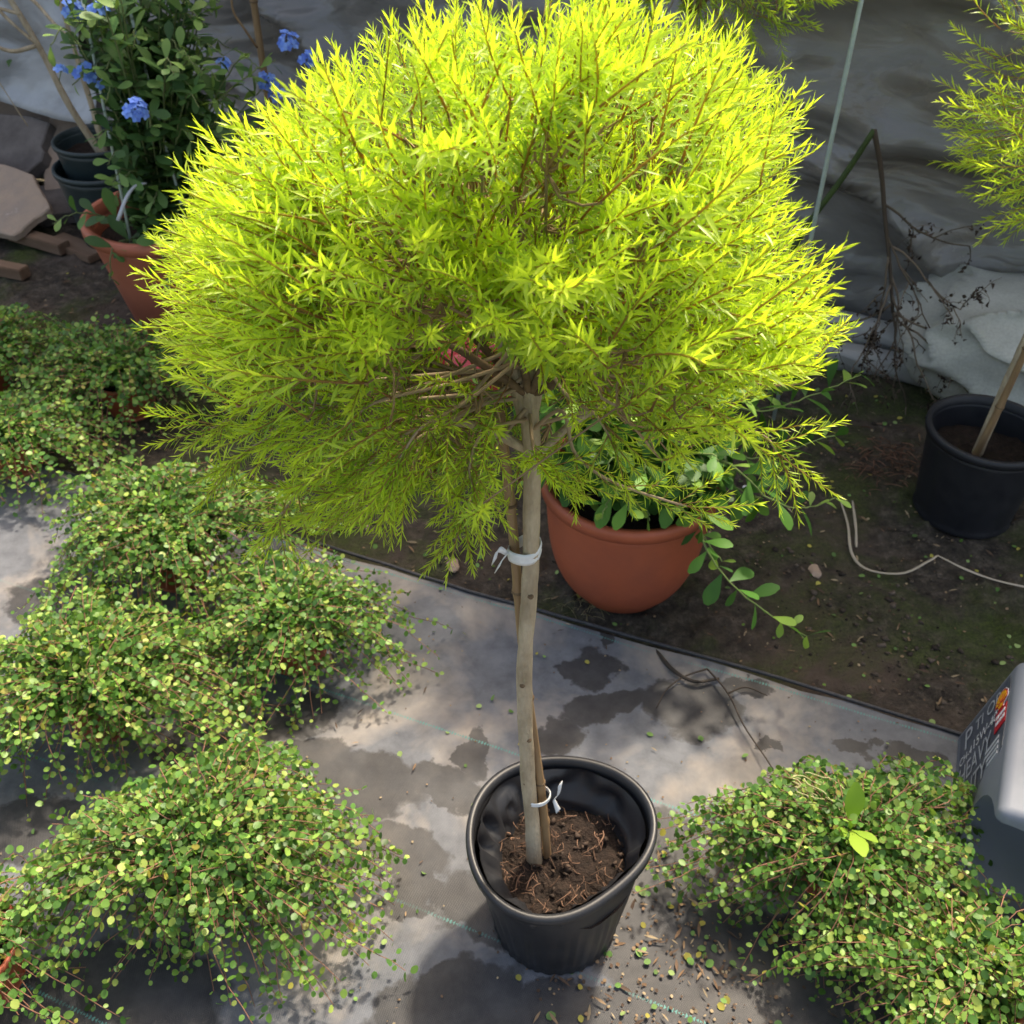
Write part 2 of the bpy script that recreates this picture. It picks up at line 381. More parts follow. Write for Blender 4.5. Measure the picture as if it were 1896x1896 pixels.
# ------------------------------------------------------------------ back wall of plastic sheet
WA = math.radians(-24); WD = np.array([math.cos(WA), math.sin(WA)]); WO = np.array([1.08, 2.80])
def wallpt(s, z, off=0): # off towards the camera
    return np.array([WO[0]+WD[0]*s+WD[1]*off, WO[1]+WD[1]*s-WD[0]*off, z])
def sheet(s0, s1, zb0, zb1, zt, ds, amp, seed, off=0., tuck=.06):
    ss = np.arange(s0, s1, ds); tz = np.linspace(0, 1, int(zt/ds))
    A, T = np.meshgrid(ss, tz); A = A.ravel(); T = T.ravel()
    zb = zb0+(zb1-zb0)*(A-s0)/(s1-s0)+.02*vnoise(np.stack([A*3, 0*A, 0*A], 1), seed); Z = zb+(zt-zb)*T
    p = np.stack([A*.75, Z*1.25, 0*A], 1)
    big = fbm(p*1.1, 3, seed)*.09
    rid = (1-np.abs(fbm(np.stack([A*1.3+Z*1.5, Z*2.6-A*.35, 0*A], 1), 3, seed+5)))**3*.10
    fine = (1-np.abs(fbm(np.stack([A*5+Z*3, Z*6.5-A*1.5, 0*A], 1), 2, seed+8)))**4*.022
    D = off+amp*(big+rid+fine)+tuck*np.exp(-T*9)
    V = np.stack([WO[0]+WD[0]*A+WD[1]*D, WO[1]+WD[1]*A-WD[0]*D, Z], 1)
    n, m = len(tz), len(ss); i = np.arange(n-1)[:, None]*m; j = np.arange(m-1)[None]
    return V, np.stack([i+j, i+j+1, i+m+j+1, i+m+j], -1).reshape(-1, 4)
V, Q = sheet(-5.5, 3.0, .0, -.01, 2.2, .025, 1., 31)
w = link('plastic_wall', fmesh('plastic_wall', V, Q), MAT['wall_sheet'])
sm = w.modifiers.new('t', 'SOLIDIFY'); sm.thickness = .004
tag(w, 'tall wrinkled dark grey plastic sheet wall behind all the plants', 'wall')
V, Q = sheet(-5.2, -2.75, .33, .30, .95, .03, .6, 47, .13, .06)
w = link('plastic_sheet', fmesh('plastic_sheet', V, Q), MAT['clear_film'])
sm = w.modifiers.new('t', 'SOLIDIFY'); sm.thickness = .004
tag(w, 'pale grey plastic sheet hanging down to the heap of broken slabs', 'sheet')
# rolled sheet at the wall foot
for k, (s0, s1, off, zc, rr, lab) in enumerate([(-1.9, 1.6, .12, .055, .05, 'upper roll of grey plastic lying along the wall foot behind the sack'), (-1.7, 1.5, .235, .028, .034, 'thin lower roll of grey plastic on the soil in front of the wall foot')]):
    mb = MB(); ss = np.linspace(s0, s1, 90); base = np.array([wallpt(s, zc+.012*math.sin(s*5+k), off+.012*math.sin(s*3.1+k)) for s in ss])
    R = rr*(1+.18*fbm(np.stack([ss*4, 0*ss+k, 0*ss], 1), 3, 60+k)); mb.tube(base, R, 14)
    me = mb.mesh('roll'); co = np.empty(len(me.vertices)*3, np.float32); me.vertices.foreach_get('co', co); co = co.reshape(-1, 3)
    co[:, 2] += .012*fbm(co*np.array([4, 4, 30]), 3, 66); co[:, 2] = np.maximum(co[:, 2], .0); me.vertices.foreach_set('co', co.ravel().astype(np.float32)); me.update()
    tag(link('sheet_roll', me, MAT['roll_sheet']), lab, 'sheet')

# ------------------------------------------------------------------ foliage tools
def leaf_template(L, Wd, prof, fold=.25, curl=.2, seg=3):
    """leaf along +Z (from petiole), blade faces +X; prof = half width fractions at rows"""
    n = len(prof); V = []; 
    for i, w in enumerate(prof):
        t = i/(n-1); x = -curl*L*t*t; hw = w*Wd/2
        V += [(x+fold*hw, -hw, t*L), (x, 0, t*L), (x+fold*hw, hw, t*L)]
    Q = []
    for i in range(n-1):
        a = i*3; Q += [(a, a+1, a+4, a+3), (a+1, a+2, a+5, a+4)]
    return np.array(V), np.array(Q)

def bake(T, P, R, Sc, col):
    """instances of template (V,Q) -> arrays"""
    V, Q = T; n = len(P); m = len(V)
    W_ = np.einsum('nij,mj->nmi', R*Sc[:, None, None], V)+P[:, None]
    F = (Q[None]+np.arange(n)[:, None, None]*m).reshape(-1, Q.shape[1])
    return W_.reshape(-1, 3), F, np.repeat(col, m, axis=0)

def pick(P, N, Sc, k, cell=9):
    """indices of the k leaves that show largest"""
    x, y, d = proj(P); ok = (x > -20) & (x < 1916) & (y > -20) & (y < 1916)
    key = (np.floor(x/cell)*4000+np.floor(y/cell)).astype(np.int64)
    o = np.lexsort((d, key)); first = np.ones(len(o), bool); first[1:] = key[o][1:] != key[o][:-1]
    cand = o[first]; cand = cand[ok[cand]]
    vd = nrm(np.array([0, 0, CZ])-P)
    sc = Sc*(.25+np.abs((N*vd).sum(1)))/d
    return cand[np.argsort(-sc[cand])][:k]

def leaves(parent, loc, templ, P, R, Sc, colors, ci, m, npart=300, pname='leaf', sname='foliage', var=True):
    """first npart most visible leaves become parts sharing meshes, the rest one stuff part"""
    N = R[:, :, 0]; idx = pick(P, N, Sc, npart) if npart else np.array([], int)
    meshes = {}
    loc = np.asarray(loc, float)
    for q in idx:
        c = int(ci[q])
        if c not in meshes:
            me = fmesh(pname, templ[0], templ[1], np.tile(colors[c], (len(templ[0]), 1))); me.materials.append(m); meshes[c] = me
        M = Matrix.Identity(4); r = R[q]*Sc[q]
        for a in range(3):
            for b in range(3): M[a][b] = r[a, b]
            M[a][3] = P[q, a]-loc[a]
        link(pname, meshes[c], None, parent, M)
    rest = np.ones(len(P), bool); rest[idx] = False
    if rest.any():
        c = colors[ci[rest]]*(1+.22*rng.standard_normal((rest.sum(), 1))).clip(.5, 1.6) if var else colors[ci[rest]]
        V, F, C = bake(templ, P[rest]-loc, R[rest], Sc[rest], c)
        o = link(sname, fmesh(sname, V, F, C), m, parent); o['kind'] = 'stuff'

# ------------------------------------------------------------------ golden tree
GL = leaf_template(1, .135, [.20, 1., .04], .28, .12)
def make_shoot(r, L, n, young, lf=.029):
    """one leafy shoot along +Z: stem with spiral of narrow leaves"""
    mb = MB(); bend = r.uniform(-.25, .25, 2)
    def ax(t): return np.stack([bend[0]*L*t*t, bend[1]*L*t*t, L*t], -1)
    t = np.linspace(0, 1, 6); tc = np.array([.42, .22, .13])*(1-t[:, None])+np.array([.42, .36, .07])*t[:, None]
    mb.tube(ax(t), np.linspace(.0010, .0005, 6), 4, tc)
    tt = np.linspace(.05, 1, n)+r.uniform(-.01, .01, n); az = np.arange(n)*2.39996+r.uniform(-.3, .3, n)
    op = np.radians(56-40*tt**1.3+r.uniform(-13, 13, n))
    z = np.stack([np.sin(op)*np.cos(az), np.sin(op)*np.sin(az), np.cos(op)], 1)
    x = nrm(np.stack([-np.cos(op)*np.cos(az), -np.cos(op)*np.sin(az), np.sin(op)], 1))
    x = nrm(x+r.normal(0, .35, (n, 3))); x = nrm(x-(x*z).sum(1)[:, None]*z); y = np.cross(z, x)
    R = np.stack([x, y, z], 2)
    Sc = lf*(.62+.5*np.sin(np.pi*np.clip(tt*.8+.12, 0, 1)))*r.uniform(.8, 1.2, n)
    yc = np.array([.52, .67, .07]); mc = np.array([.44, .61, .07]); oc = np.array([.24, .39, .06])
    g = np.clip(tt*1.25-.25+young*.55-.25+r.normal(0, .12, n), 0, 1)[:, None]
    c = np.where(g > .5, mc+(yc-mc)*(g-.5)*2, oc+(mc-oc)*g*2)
    V, F, C = bake(GL, ax(tt), R, Sc, c); mb.add(V, F, C)
    return mb

def golden_tree(loc, C, rad, N, fork, shoot_n, poly, label, label_extra, seed, nparts=300, lfs=.029, youth=1.0, trunkfn=None, hole=None, keep=None, name='golden_tree', sprays=()):
    r = np.random.default_rng(seed); loc = np.asarray(loc, float); C = np.asarray(C, float)
    root = thing(name, label, 'tree', loc, label_extra)
    variants = [make_shoot(r, 1.*l, shoot_n+int(r.integers(-4, 5)), y, lfs) for l, y in
                [(.085, 1.), (.095, .95), (.105, 1.), (.11, .85), (.12, .9), (.10, .8), (.09, .7), (.10, .6), (.10, .35), (.09, .2), (.10, .05), (.095, 0.)]]
    VM = [np.concatenate(v.V) for v in variants]
    K = N*14
    u = nrm(r.normal(0, 1, (K, 3))); rr = np.where(r.random(K) < .93, r.uniform(.25, 1, K)**.5, r.uniform(.15, .6, K))
    p = C+u*rr[:, None]*np.where(u[:, 2:] > 0, np.array([[rad[0], rad[1], rad[2]]]), np.array([[rad[0], rad[1], rad[3]]]))
    p = p+.03*np.stack([vnoise(p*9+k*7.1, seed) for k in range(3)], 1)
    d = np.where(u[:, 2:] > -.15, u*np.array([1, 1, .8])+UP*.55, u*np.array([1.15, 1.15, .35])+UP*.02)
    d = nrm(d+r.normal(0, .28, (K, 3))); s = r.uniform(.75, 1.2, K)
    ok = ~((vnoise(p*13, seed+3) < -.45) & (rr > .5))
    if keep is not None: ok &= keep(p, p+d*.1*s[:, None], rr, r)
    ii = np.where(ok)[0][:N]; base = p[ii]; tipd = d[ii]; sc = s[ii]; n = len(base)
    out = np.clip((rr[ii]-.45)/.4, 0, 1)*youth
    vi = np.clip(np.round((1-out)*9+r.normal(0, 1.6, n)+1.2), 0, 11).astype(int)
    nmain = n; spb = []; spd = []; spm = MB()
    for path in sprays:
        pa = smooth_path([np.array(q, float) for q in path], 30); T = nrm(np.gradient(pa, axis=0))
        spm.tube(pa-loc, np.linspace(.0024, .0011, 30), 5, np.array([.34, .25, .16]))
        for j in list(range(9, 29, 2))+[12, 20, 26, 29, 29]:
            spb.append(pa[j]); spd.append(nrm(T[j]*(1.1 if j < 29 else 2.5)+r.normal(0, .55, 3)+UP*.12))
    if spb:
        m_ = len(spb); base = np.vstack([base, spb]); tipd = np.vstack([tipd, spd]); sc = np.r_[sc, r.uniform(.5, .85, m_)]; vi = np.r_[vi, r.integers(0, 2, m_)]; n = len(base)  # sprays take the brightest leaf variants, standing in for sunlight on them
        spm.build('drooping_branches', MAT['twig'], root, True)['kind'] = 'stuff'
    R = frames(tipd, None, r)
    tips = base+tipd*.06
    idx = pick(tips, R[:, :, 0], sc, nparts, 22) if nparts else np.array([], int)
    meshes = {}
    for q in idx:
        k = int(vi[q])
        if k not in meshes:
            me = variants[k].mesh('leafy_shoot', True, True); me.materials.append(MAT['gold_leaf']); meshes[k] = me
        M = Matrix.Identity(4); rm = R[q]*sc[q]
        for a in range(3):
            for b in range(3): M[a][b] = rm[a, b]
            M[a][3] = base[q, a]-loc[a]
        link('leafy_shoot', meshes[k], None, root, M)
    sel = np.zeros(n, bool); sel[idx] = True
    big = MB()
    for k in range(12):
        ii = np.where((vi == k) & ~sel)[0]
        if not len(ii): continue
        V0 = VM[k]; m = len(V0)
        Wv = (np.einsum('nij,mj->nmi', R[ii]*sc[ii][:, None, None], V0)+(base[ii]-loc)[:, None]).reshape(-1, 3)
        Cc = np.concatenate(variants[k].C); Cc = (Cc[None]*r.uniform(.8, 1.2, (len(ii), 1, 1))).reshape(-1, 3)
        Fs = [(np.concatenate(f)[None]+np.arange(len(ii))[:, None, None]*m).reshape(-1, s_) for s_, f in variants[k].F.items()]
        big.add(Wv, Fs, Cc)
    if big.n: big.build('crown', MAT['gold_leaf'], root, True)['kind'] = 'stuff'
    # limbs: fork -> limb -> twig -> every shoot
    allb = base; base = base[:nmain]; n = nmain
    nb = 11; mbL = []; fork = np.asarray(fork, float)
    cen = base[r.choice(n, nb, False)]
    for it in range(6):
        a = np.argmin(((base[:, None]-cen[None])**2).sum(2), 1); cen = np.array([base[a == k].mean(0) if (a == k).any() else cen[k] for k in range(nb)])
    tw = MB()
    red = np.array([.30, .20, .11]); brn = np.array([.30, .22, .14])
    for k in range(nb):
        I = np.where(a == k)[0]
        if not len(I): continue
        end = fork+(cen[k]-fork)*.8
        mid = fork+(end-fork)*.5+np.array([0, 0, .012])+r.normal(0, .012, 3)
        lim = MB(); path = smooth_path([fork-loc, mid-loc, end-loc], 9); lim.tube(path, np.linspace(.0048, .0024, 9), 7)
        lim.build('limb', MAT['limb'], root)
        ns = max(1, len(I)//9); sub = base[r.choice(I, ns, False)]
        for it in range(4):
            b_ = np.argmin(((base[I][:, None]-sub[None])**2).sum(2), 1); sub = np.array([base[I][b_ == q].mean(0) if (b_ == q).any() else sub[q] for q in range(ns)])
        for q in range(ns):
            J = I[b_ == q]; se = end+(sub[q]-end)*.72
            st = path[r.integers(4, 9)]+loc
            md = (st+se)/2+r.normal(0, .008, 3)+np.array([0, 0, -.008])
            tw.tube(smooth_path([st-loc, md-loc, se-loc], 6), np.linspace(.0018, .0012, 6), 5, brn*r.uniform(.8, 1.2))
            for j in J:
                md = (se+base[j])/2-tipd[j]*.012+r.normal(0, .003, 3)
                tw.tube(smooth_path([se-loc, md-loc, base[j]-loc, base[j]+tipd[j]*.004-loc], 5), np.linspace(.0011, .0009, 5), 4, red*r.uniform(.7, 1.3), False)
    o = tw.build('twigs', MAT['twig'], root, True); o['kind'] = 'stuff'
    return root

OUT = np.array([(700, 30), (760, 5), (850, -15), (920, 20), (955, 70), (990, 30), (1060, -15), (1160, -20), (1230, 15), (1260, 20), (1360, 60), (1400, 130), (1495, 185), (1455, 330), (1520, 450), (1570, 600), (1480, 690), (1530, 770), (1460, 800), (1480, 880), (1400, 860), (1310, 800), (1300, 900), (1180, 830), (1080, 775), (1015, 740), (1030, 890), (1000, 870), (930, 950), (830, 1010), (810, 900), (730, 960), (640, 1000), (490, 1025), (425, 930), (340, 820), (430, 740), (310, 690), (258, 510), (350, 370), (355, 295), (520, 195), (570, 130), (660, 55)], float)
HOLE = np.array([(800, 640), (860, 620), (1020, 690), (1025, 760), (1020, 900), (960, 900), (950, 770), (880, 730), (820, 745), (780, 700)], float)
def inpoly(x, y, P):
    c = np.zeros(len(x), bool); j = len(P)-1
    for i in range(len(P)):
        if P[i, 1] != P[j, 1]: c ^= ((P[i, 1] > y) != (P[j, 1] > y)) & (x < (P[j, 0]-P[i, 0])*(y-P[i, 1])/(P[j, 1]-P[i, 1])+P[i, 0])
        j = i
    return c
def keep_main(p, tip, rr, r):
    x0, y0, _ = proj(p); x, y, _ = proj(tip); n = len(x); q = r.random(n)
    ok = inpoly(x, y, OUT) & inpoly(x0, y0, OUT)
    h = inpoly(x, y, HOLE) | inpoly(x0, y0, HOLE)
    ok &= ~h | ((q < .25) & (p[:, 1] > .78))
    c = (p[:, 1] < .86) & (((x-995)/75)**2+((y-320)/120)**2 < 1)
    ok &= ~c | (q < .2)
    return ok & ~((y > 690) & ((q > .42) | (vnoise(p*11, 5) < -.1)))
TB = (.035, .872, .165)
root = golden_tree(TB, (-.005, .90, 1.14), (.365, .27, .42, .38), 3050, (.018, .876, 1.03), 34, OUT,
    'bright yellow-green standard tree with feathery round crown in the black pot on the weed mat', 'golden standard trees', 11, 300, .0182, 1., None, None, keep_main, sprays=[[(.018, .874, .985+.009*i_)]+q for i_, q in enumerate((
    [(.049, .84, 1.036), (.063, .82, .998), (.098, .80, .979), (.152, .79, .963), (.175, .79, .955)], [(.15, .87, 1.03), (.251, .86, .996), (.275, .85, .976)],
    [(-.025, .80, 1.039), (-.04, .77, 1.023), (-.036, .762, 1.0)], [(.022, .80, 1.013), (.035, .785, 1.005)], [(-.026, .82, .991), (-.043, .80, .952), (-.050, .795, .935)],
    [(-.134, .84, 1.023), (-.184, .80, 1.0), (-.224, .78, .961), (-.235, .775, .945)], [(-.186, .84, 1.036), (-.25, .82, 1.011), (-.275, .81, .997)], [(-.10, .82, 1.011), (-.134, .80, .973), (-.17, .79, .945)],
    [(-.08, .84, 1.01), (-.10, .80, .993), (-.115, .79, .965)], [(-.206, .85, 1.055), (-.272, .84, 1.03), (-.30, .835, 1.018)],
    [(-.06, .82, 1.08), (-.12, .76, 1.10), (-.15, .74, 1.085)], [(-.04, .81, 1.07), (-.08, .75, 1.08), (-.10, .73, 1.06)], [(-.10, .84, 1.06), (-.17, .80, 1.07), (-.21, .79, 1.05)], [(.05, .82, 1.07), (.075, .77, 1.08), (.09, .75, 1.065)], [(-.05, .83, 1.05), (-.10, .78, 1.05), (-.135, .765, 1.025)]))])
T0 = np.array(TB)
# trunk
def noisy_tube(P, R, k, amp, seed, f=(60, 60, 25)):
    mb = MB(); mb.tube(P, R, k); V = mb.V[0]; c = np.repeat(P, k, axis=0); d = nrm(V-c)
    V += d*(amp*fbm(V*np.array(f), 3, seed))[:, None]; return mb
tp = smooth_path([(.035, .872, .155), (.031, .872, .25), (.020, .874, .45), (.016, .873, .64), (.022, .873, .80), (.022, .874, .93), (.018, .876, 1.02), (.014, .88, 1.07)], 60)-T0
noisy_tube(tp, np.interp(np.linspace(0, 1, 60), [0, .04, .12, .5, .93, 1], [.0155, .0128, .0115, .0098, .0090, .005]), 14, .0017, 5, (70, 70, 18)).build('trunk', MAT['bark'], root)
for a, b, r0 in [((.016, .877, 1.0), (-.022, .885, 1.12), .010), ((.018, .876, 1.0), (.045, .88, 1.13), .009), ((.02, .876, .96), (-.10, .85, 1.02), .0055), ((.022, .874, .95), (.12, .88, 1.03), .0055)]:
    a = np.array(a); b = np.array(b)
    noisy_tube(smooth_path([a-T0, (a+b)/2-T0+np.array([0, 0, .012]), b-T0], 12), np.linspace(r0, r0*.7, 12), 9, .0008, 8).build('limb', MAT['bark'], root)
# small pruning scars on the trunk
for zz, az in [(.37, -2.1), (.485, -1.1), (.60, -1.9), (.745, -1.35)]:
    q = tp[np.argmin(np.abs(tp[:, 2]+T0[2]-zz))]; d = np.array([math.cos(az), math.sin(az), .3]); mb = MB()
    mb.tube([q+d*.006, q+d*.0108, q+d*.0122], [.0048, .0034, .001], 7); mb.build('branch_scar', MAT['limb'], root)

# bamboo stake with nodes
def stake(a, b, r0, label, nodes_, name='bamboo_stake', mat='bamboo', taper=.85):
    a = np.array(a, float); b = np.array(b, float); o = thing(name, label, 'stake', a)
    t = np.linspace(0, 1, 70); P = (b-a)*t[:, None]; P[:, 0] += .002*np.sin(t*9); R = r0*(1-(1-taper)*t)
    for nd in nodes_: R = R+r0*.28*np.exp(-((t-nd)/.007)**2)
    mb = MB(); mb.tube(P, R, 10); mb.build('cane', MAT[mat], o)
    for nd in nodes_:
        mb = MB(); c = P[np.argmin(np.abs(t-nd))]; ax = nrm(b-a); rr_ = r0*1.13
        mb.tube([c-ax*.002, c, c+ax*.002], [rr_, rr_*1.09, rr_], 10); mb.build('node_ring', MAT['limb'], o)
    return o
stake((.056, .878, .155), (-.014, .889, 1.0), .0068, 'brown bamboo stake tied alongside the trunk of the potted golden tree', [.13, .24, .47, .70, .86])
# plastic ties
def tie(c, rx, ry, w, label, tails):
    c = np.array(c, float); o = thing('plastic_tie', label, 'tie', c)
    mb = MB(); k = 40; a = np.arange(k)*2*math.pi/k
    rows = []
    for j, (dz, rr_) in enumerate([(-.5, 1), (-.2, 1.05), (0, .98), (.25, 1.06), (.5, 1)]):
        rows.append(np.stack([np.cos(a)*rx*rr_, np.sin(a)*ry*rr_, w*dz+.15*w*np.sin(a*2)+.25*rx*np.cos(a)], 1))
    V = np.concatenate(rows); i = np.arange(4)[:, None]*k; jj = np.arange(k)[None]; j2 = (jj+1) % k
    mb.add(V, np.stack([i+jj, i+j2, i+k+j2, i+k+jj], -1).reshape(-1, 4)); b = mb.build('band', MAT['white_plastic'], o)
    b.modifiers.new('s', 'SOLIDIFY').thickness = .0008
    for t in tails:
        P = smooth_path(t, 8); mb = MB(); wv = np.linspace(.003, .006, 8)[:, None]; sdv = np.array([[.5, .2, .8]])*np.ones((8, 1))
        mb.add(np.concatenate([P-sdv*wv, P+sdv*wv]), np.array([[i_, i_+1, 9+i_, 8+i_] for i_ in range(7)])); q = mb.build('tail', MAT['white_plastic'], o)
        q.modifiers.new('s', 'SOLIDIFY').thickness = .001
tie((.0145, .879, .815), .0190, .0180, .017, 'white plastic tie wrapped high round trunk and stake', [[(-.02, -.006, .0), (-.03, -.012, .012), (-.035, -.014, -.006)], [(-.02, -.006, .0), (-.027, -.014, -.004), (-.032, -.02, -.012)]])
tie((.0365, .875, .335), .0190, .0150, .009, 'white plastic tie knotted low on the trunk just above the black pot', [[(.024, -.006, .003), (.03, -.010, .022), (.032, -.008, .044)], [(.024, -.008, .003), (.028, -.012, -.008), (.031, -.014, -.016)]])

# ------------------------------------------------------------------ pots
def soil_disc(r, z, seed, parent, amp=.008, m='potting_soil'):
    k = 48; rings = np.linspace(0.02, 1, 16); V = []
    a = np.arange(k)*2*math.pi/k
    for q in rings: V.append(np.stack([np.cos(a)*r*q, np.sin(a)*r*q, 0*a], 1))
    V = np.concatenate(V); V[:, 2] = z+amp*fbm(V*38, 4, seed)+amp*.8*np.maximum(0, fbm(V*90, 2, seed+3))
    i = np.arange(15)[:, None]*k; j = np.arange(k)[None]; j2 = (j+1) % k
    return link('soil_fill', fmesh('soil_fill', V, [np.stack([i+j, i+j2, i+k+j2, i+k+j], -1).reshape(-1, 4), np.array([list(range(k))])]), MAT[m], parent)

def pot(loc, R, H, rb, label, m, group=None, soil=None, lip=.012, lipr=.008, wall=.004, deform=None, ribs=0, name='flower_pot', step=True, tilt=(0, 0, 0), foot=0, belly=0):
    o = thing(name, label, 'pot', loc, group); o.rotation_euler = tilt
    ri = R-lipr
    prof = [(rb*.1, .004), (rb-.006, .003), (rb, 0), (rb+.004, .006)]
    for t in np.linspace(.06, 1, 14):
        rr = rb+(ri-rb)*t
        if foot and t < .25: rr -= foot*(1-t/.25)
        if belly: rr += belly*math.sin(math.pi*min(1, max(0, (t-.05)/.95))**.62)
        prof.append((rr, t*(H-lip)))
    prof += [(ri-wall, H-lip)]
    for t in np.linspace(.95, .08, 12): prof.append((rb+(ri-rb)*t-wall+(belly*.9*math.sin(math.pi*min(1, max(0, (t-.05)/.95))**.62) if belly else 0), t*(H-lip)))
    prof.append((.01, .012))
    def fn(V, a):
        if ribs:
            z = V[:, :, 2]/H; am = np.clip((.7-z)/.2, 0, 1)*.0010
            s = 1+am*np.sign(np.sin(a*ribs))[None]/np.maximum(np.hypot(V[:, :, 0], V[:, :, 1]), .02)*np.clip(np.hypot(V[:, :, 0], V[:, :, 1])/rb*2-1, 0, 1)
            V[:, :, 0] *= s; V[:, :, 1] *= s
        return deform(V, a, H) if deform else V
    kk = 144 if ribs else 72
    V, Q = lathe(prof, kk, fn); b = link('body', fmesh('body', V, Q), m, o)
    lp = [(ri-wall*1.2, H-lip-.004), (ri-wall*.9, H-.002), (ri+lipr*.3, H), (R-.001, H-.002), (R, H-lip*.5), (R-.001, H-lip), (ri+.001, H-lip-.001), (ri-wall*1.2, H-lip-.004)]
    V, Q = lathe(lp, 72, (lambda V, a: deform(V, a, H)) if deform else None); link('rim', fmesh('rim', V, Q), m, o)
    if soil: soil_disc((rb+(ri-rb)*soil/H)-wall-.001, soil, int(R*1000), o)
    return o

# main black pot: oval rim, crumpled inner wall
def dent(V, a, H):
    z = np.clip(V[:, :, 2]/H, 0, 1)
    e = z**2*( -.008*np.cos(2*(a-math.radians(128)))+.006*np.cos(3*a-.5)+.007*np.cos(a-math.radians(100)))[None]
    r = np.maximum(np.hypot(V[:, :, 0], V[:, :, 1]), 1e-4); s = (r+e*np.clip(r/.06, 0, 1))/r
    V[:, :, 0] *= s; V[:, :, 1] *= s
    V[:, :, 2] += z**6*.004*np.cos(2*a-.8)[None]
    return V
pm = pot((.071, .871, gz(.071, .871)-.001), .143, .245, .098, 'black plastic nursery pot with crumpled oval rim on the weed mat', MAT['black_plastic'], 'black nursery pots', .168, .016, .009, .003, dent, 36, 'nursery_pot')
# crumpled liner collar inside the pot
k = 96; a = np.arange(k)*2*math.pi/k; rows = []
for q, t in enumerate(np.linspace(0, 1, 12)):
    rr = .1235-.024*t+(-.008*t)*(1+np.cos(a-2.6))
    cr = (np.abs(vnoise(np.stack([np.cos(a)*3.2, np.sin(a)*3.2, 0*a+t*2.2], 1), 12))-.3)*.036*math.sin(math.pi*min(1, t*1.1+.05))
    rows.append(np.stack([np.cos(a)*(rr+cr), np.sin(a)*(rr+cr), .233-.072*t+0*a], 1))
V = dent(np.array(rows), a, .245).reshape(-1, 3)
i = np.arange(11)[:, None]*k; j = np.arange(k)[None]; j2 = (j+1) % k
o = link('liner', fmesh('liner', V, np.stack([i+j, i+j2, i+k+j2, i+k+j], -1).reshape(-1, 4)), MAT['black_plastic'], pm)
# roots, chips and yellow leaves on the potting soil
mb = MB(); r5 = np.random.default_rng(8)
for q in range(170):
    aa = r5.uniform(0, 6.28); rr = .11*math.sqrt(r5.random()); c = np.array([rr*math.cos(aa), rr*math.sin(aa), .174+r5.uniform(0, .006)]); d = r5.normal(0, 1, 3); d[2] *= .25; L = r5.uniform(.006, .03)
    cc = np.array([.13, .075, .05])*r5.uniform(.4, 1.8)
    mb.tube(smooth_path([c, c+nrm(d)*L*.5+r5.normal(0, .002, 3), c+nrm(d+r5.normal(0, .5, 3)*[1, 1, .2])*L], 5), r5.uniform(.0004, .0011), 4, cc)
mb.build('root_fibres', MAT['twig'], pm, True)['kind'] = 'stuff'
mb = MB()
for q in range(70):
    aa = r5.uniform(0, 6.28); rr = .11*math.sqrt(r5.random()); c = np.array([rr*math.cos(aa), rr*math.sin(aa), .172]); s = r5.uniform(.002, .008)
    V = nrm(r5.normal(0, 1, (8, 3)))*s*[1, 1, .6]+c; bmx = bmesh.new(); [bmx.verts.new(v) for v in V]; bmesh.ops.convex_hull(bmx, input=bmx.verts)
    bmesh.ops.triangulate(bmx, faces=bmx.faces); bmx.verts.index_update()
    mb.add(np.array([v.co for v in bmx.verts]), np.array([[v.index for v in f.verts] for f in bmx.faces]), np.array([.045, .03, .022])*r5.uniform(.5, 1.6)); bmx.free()
mb.build('soil_clods', MAT['twig'], pm, True)['kind'] = 'stuff'

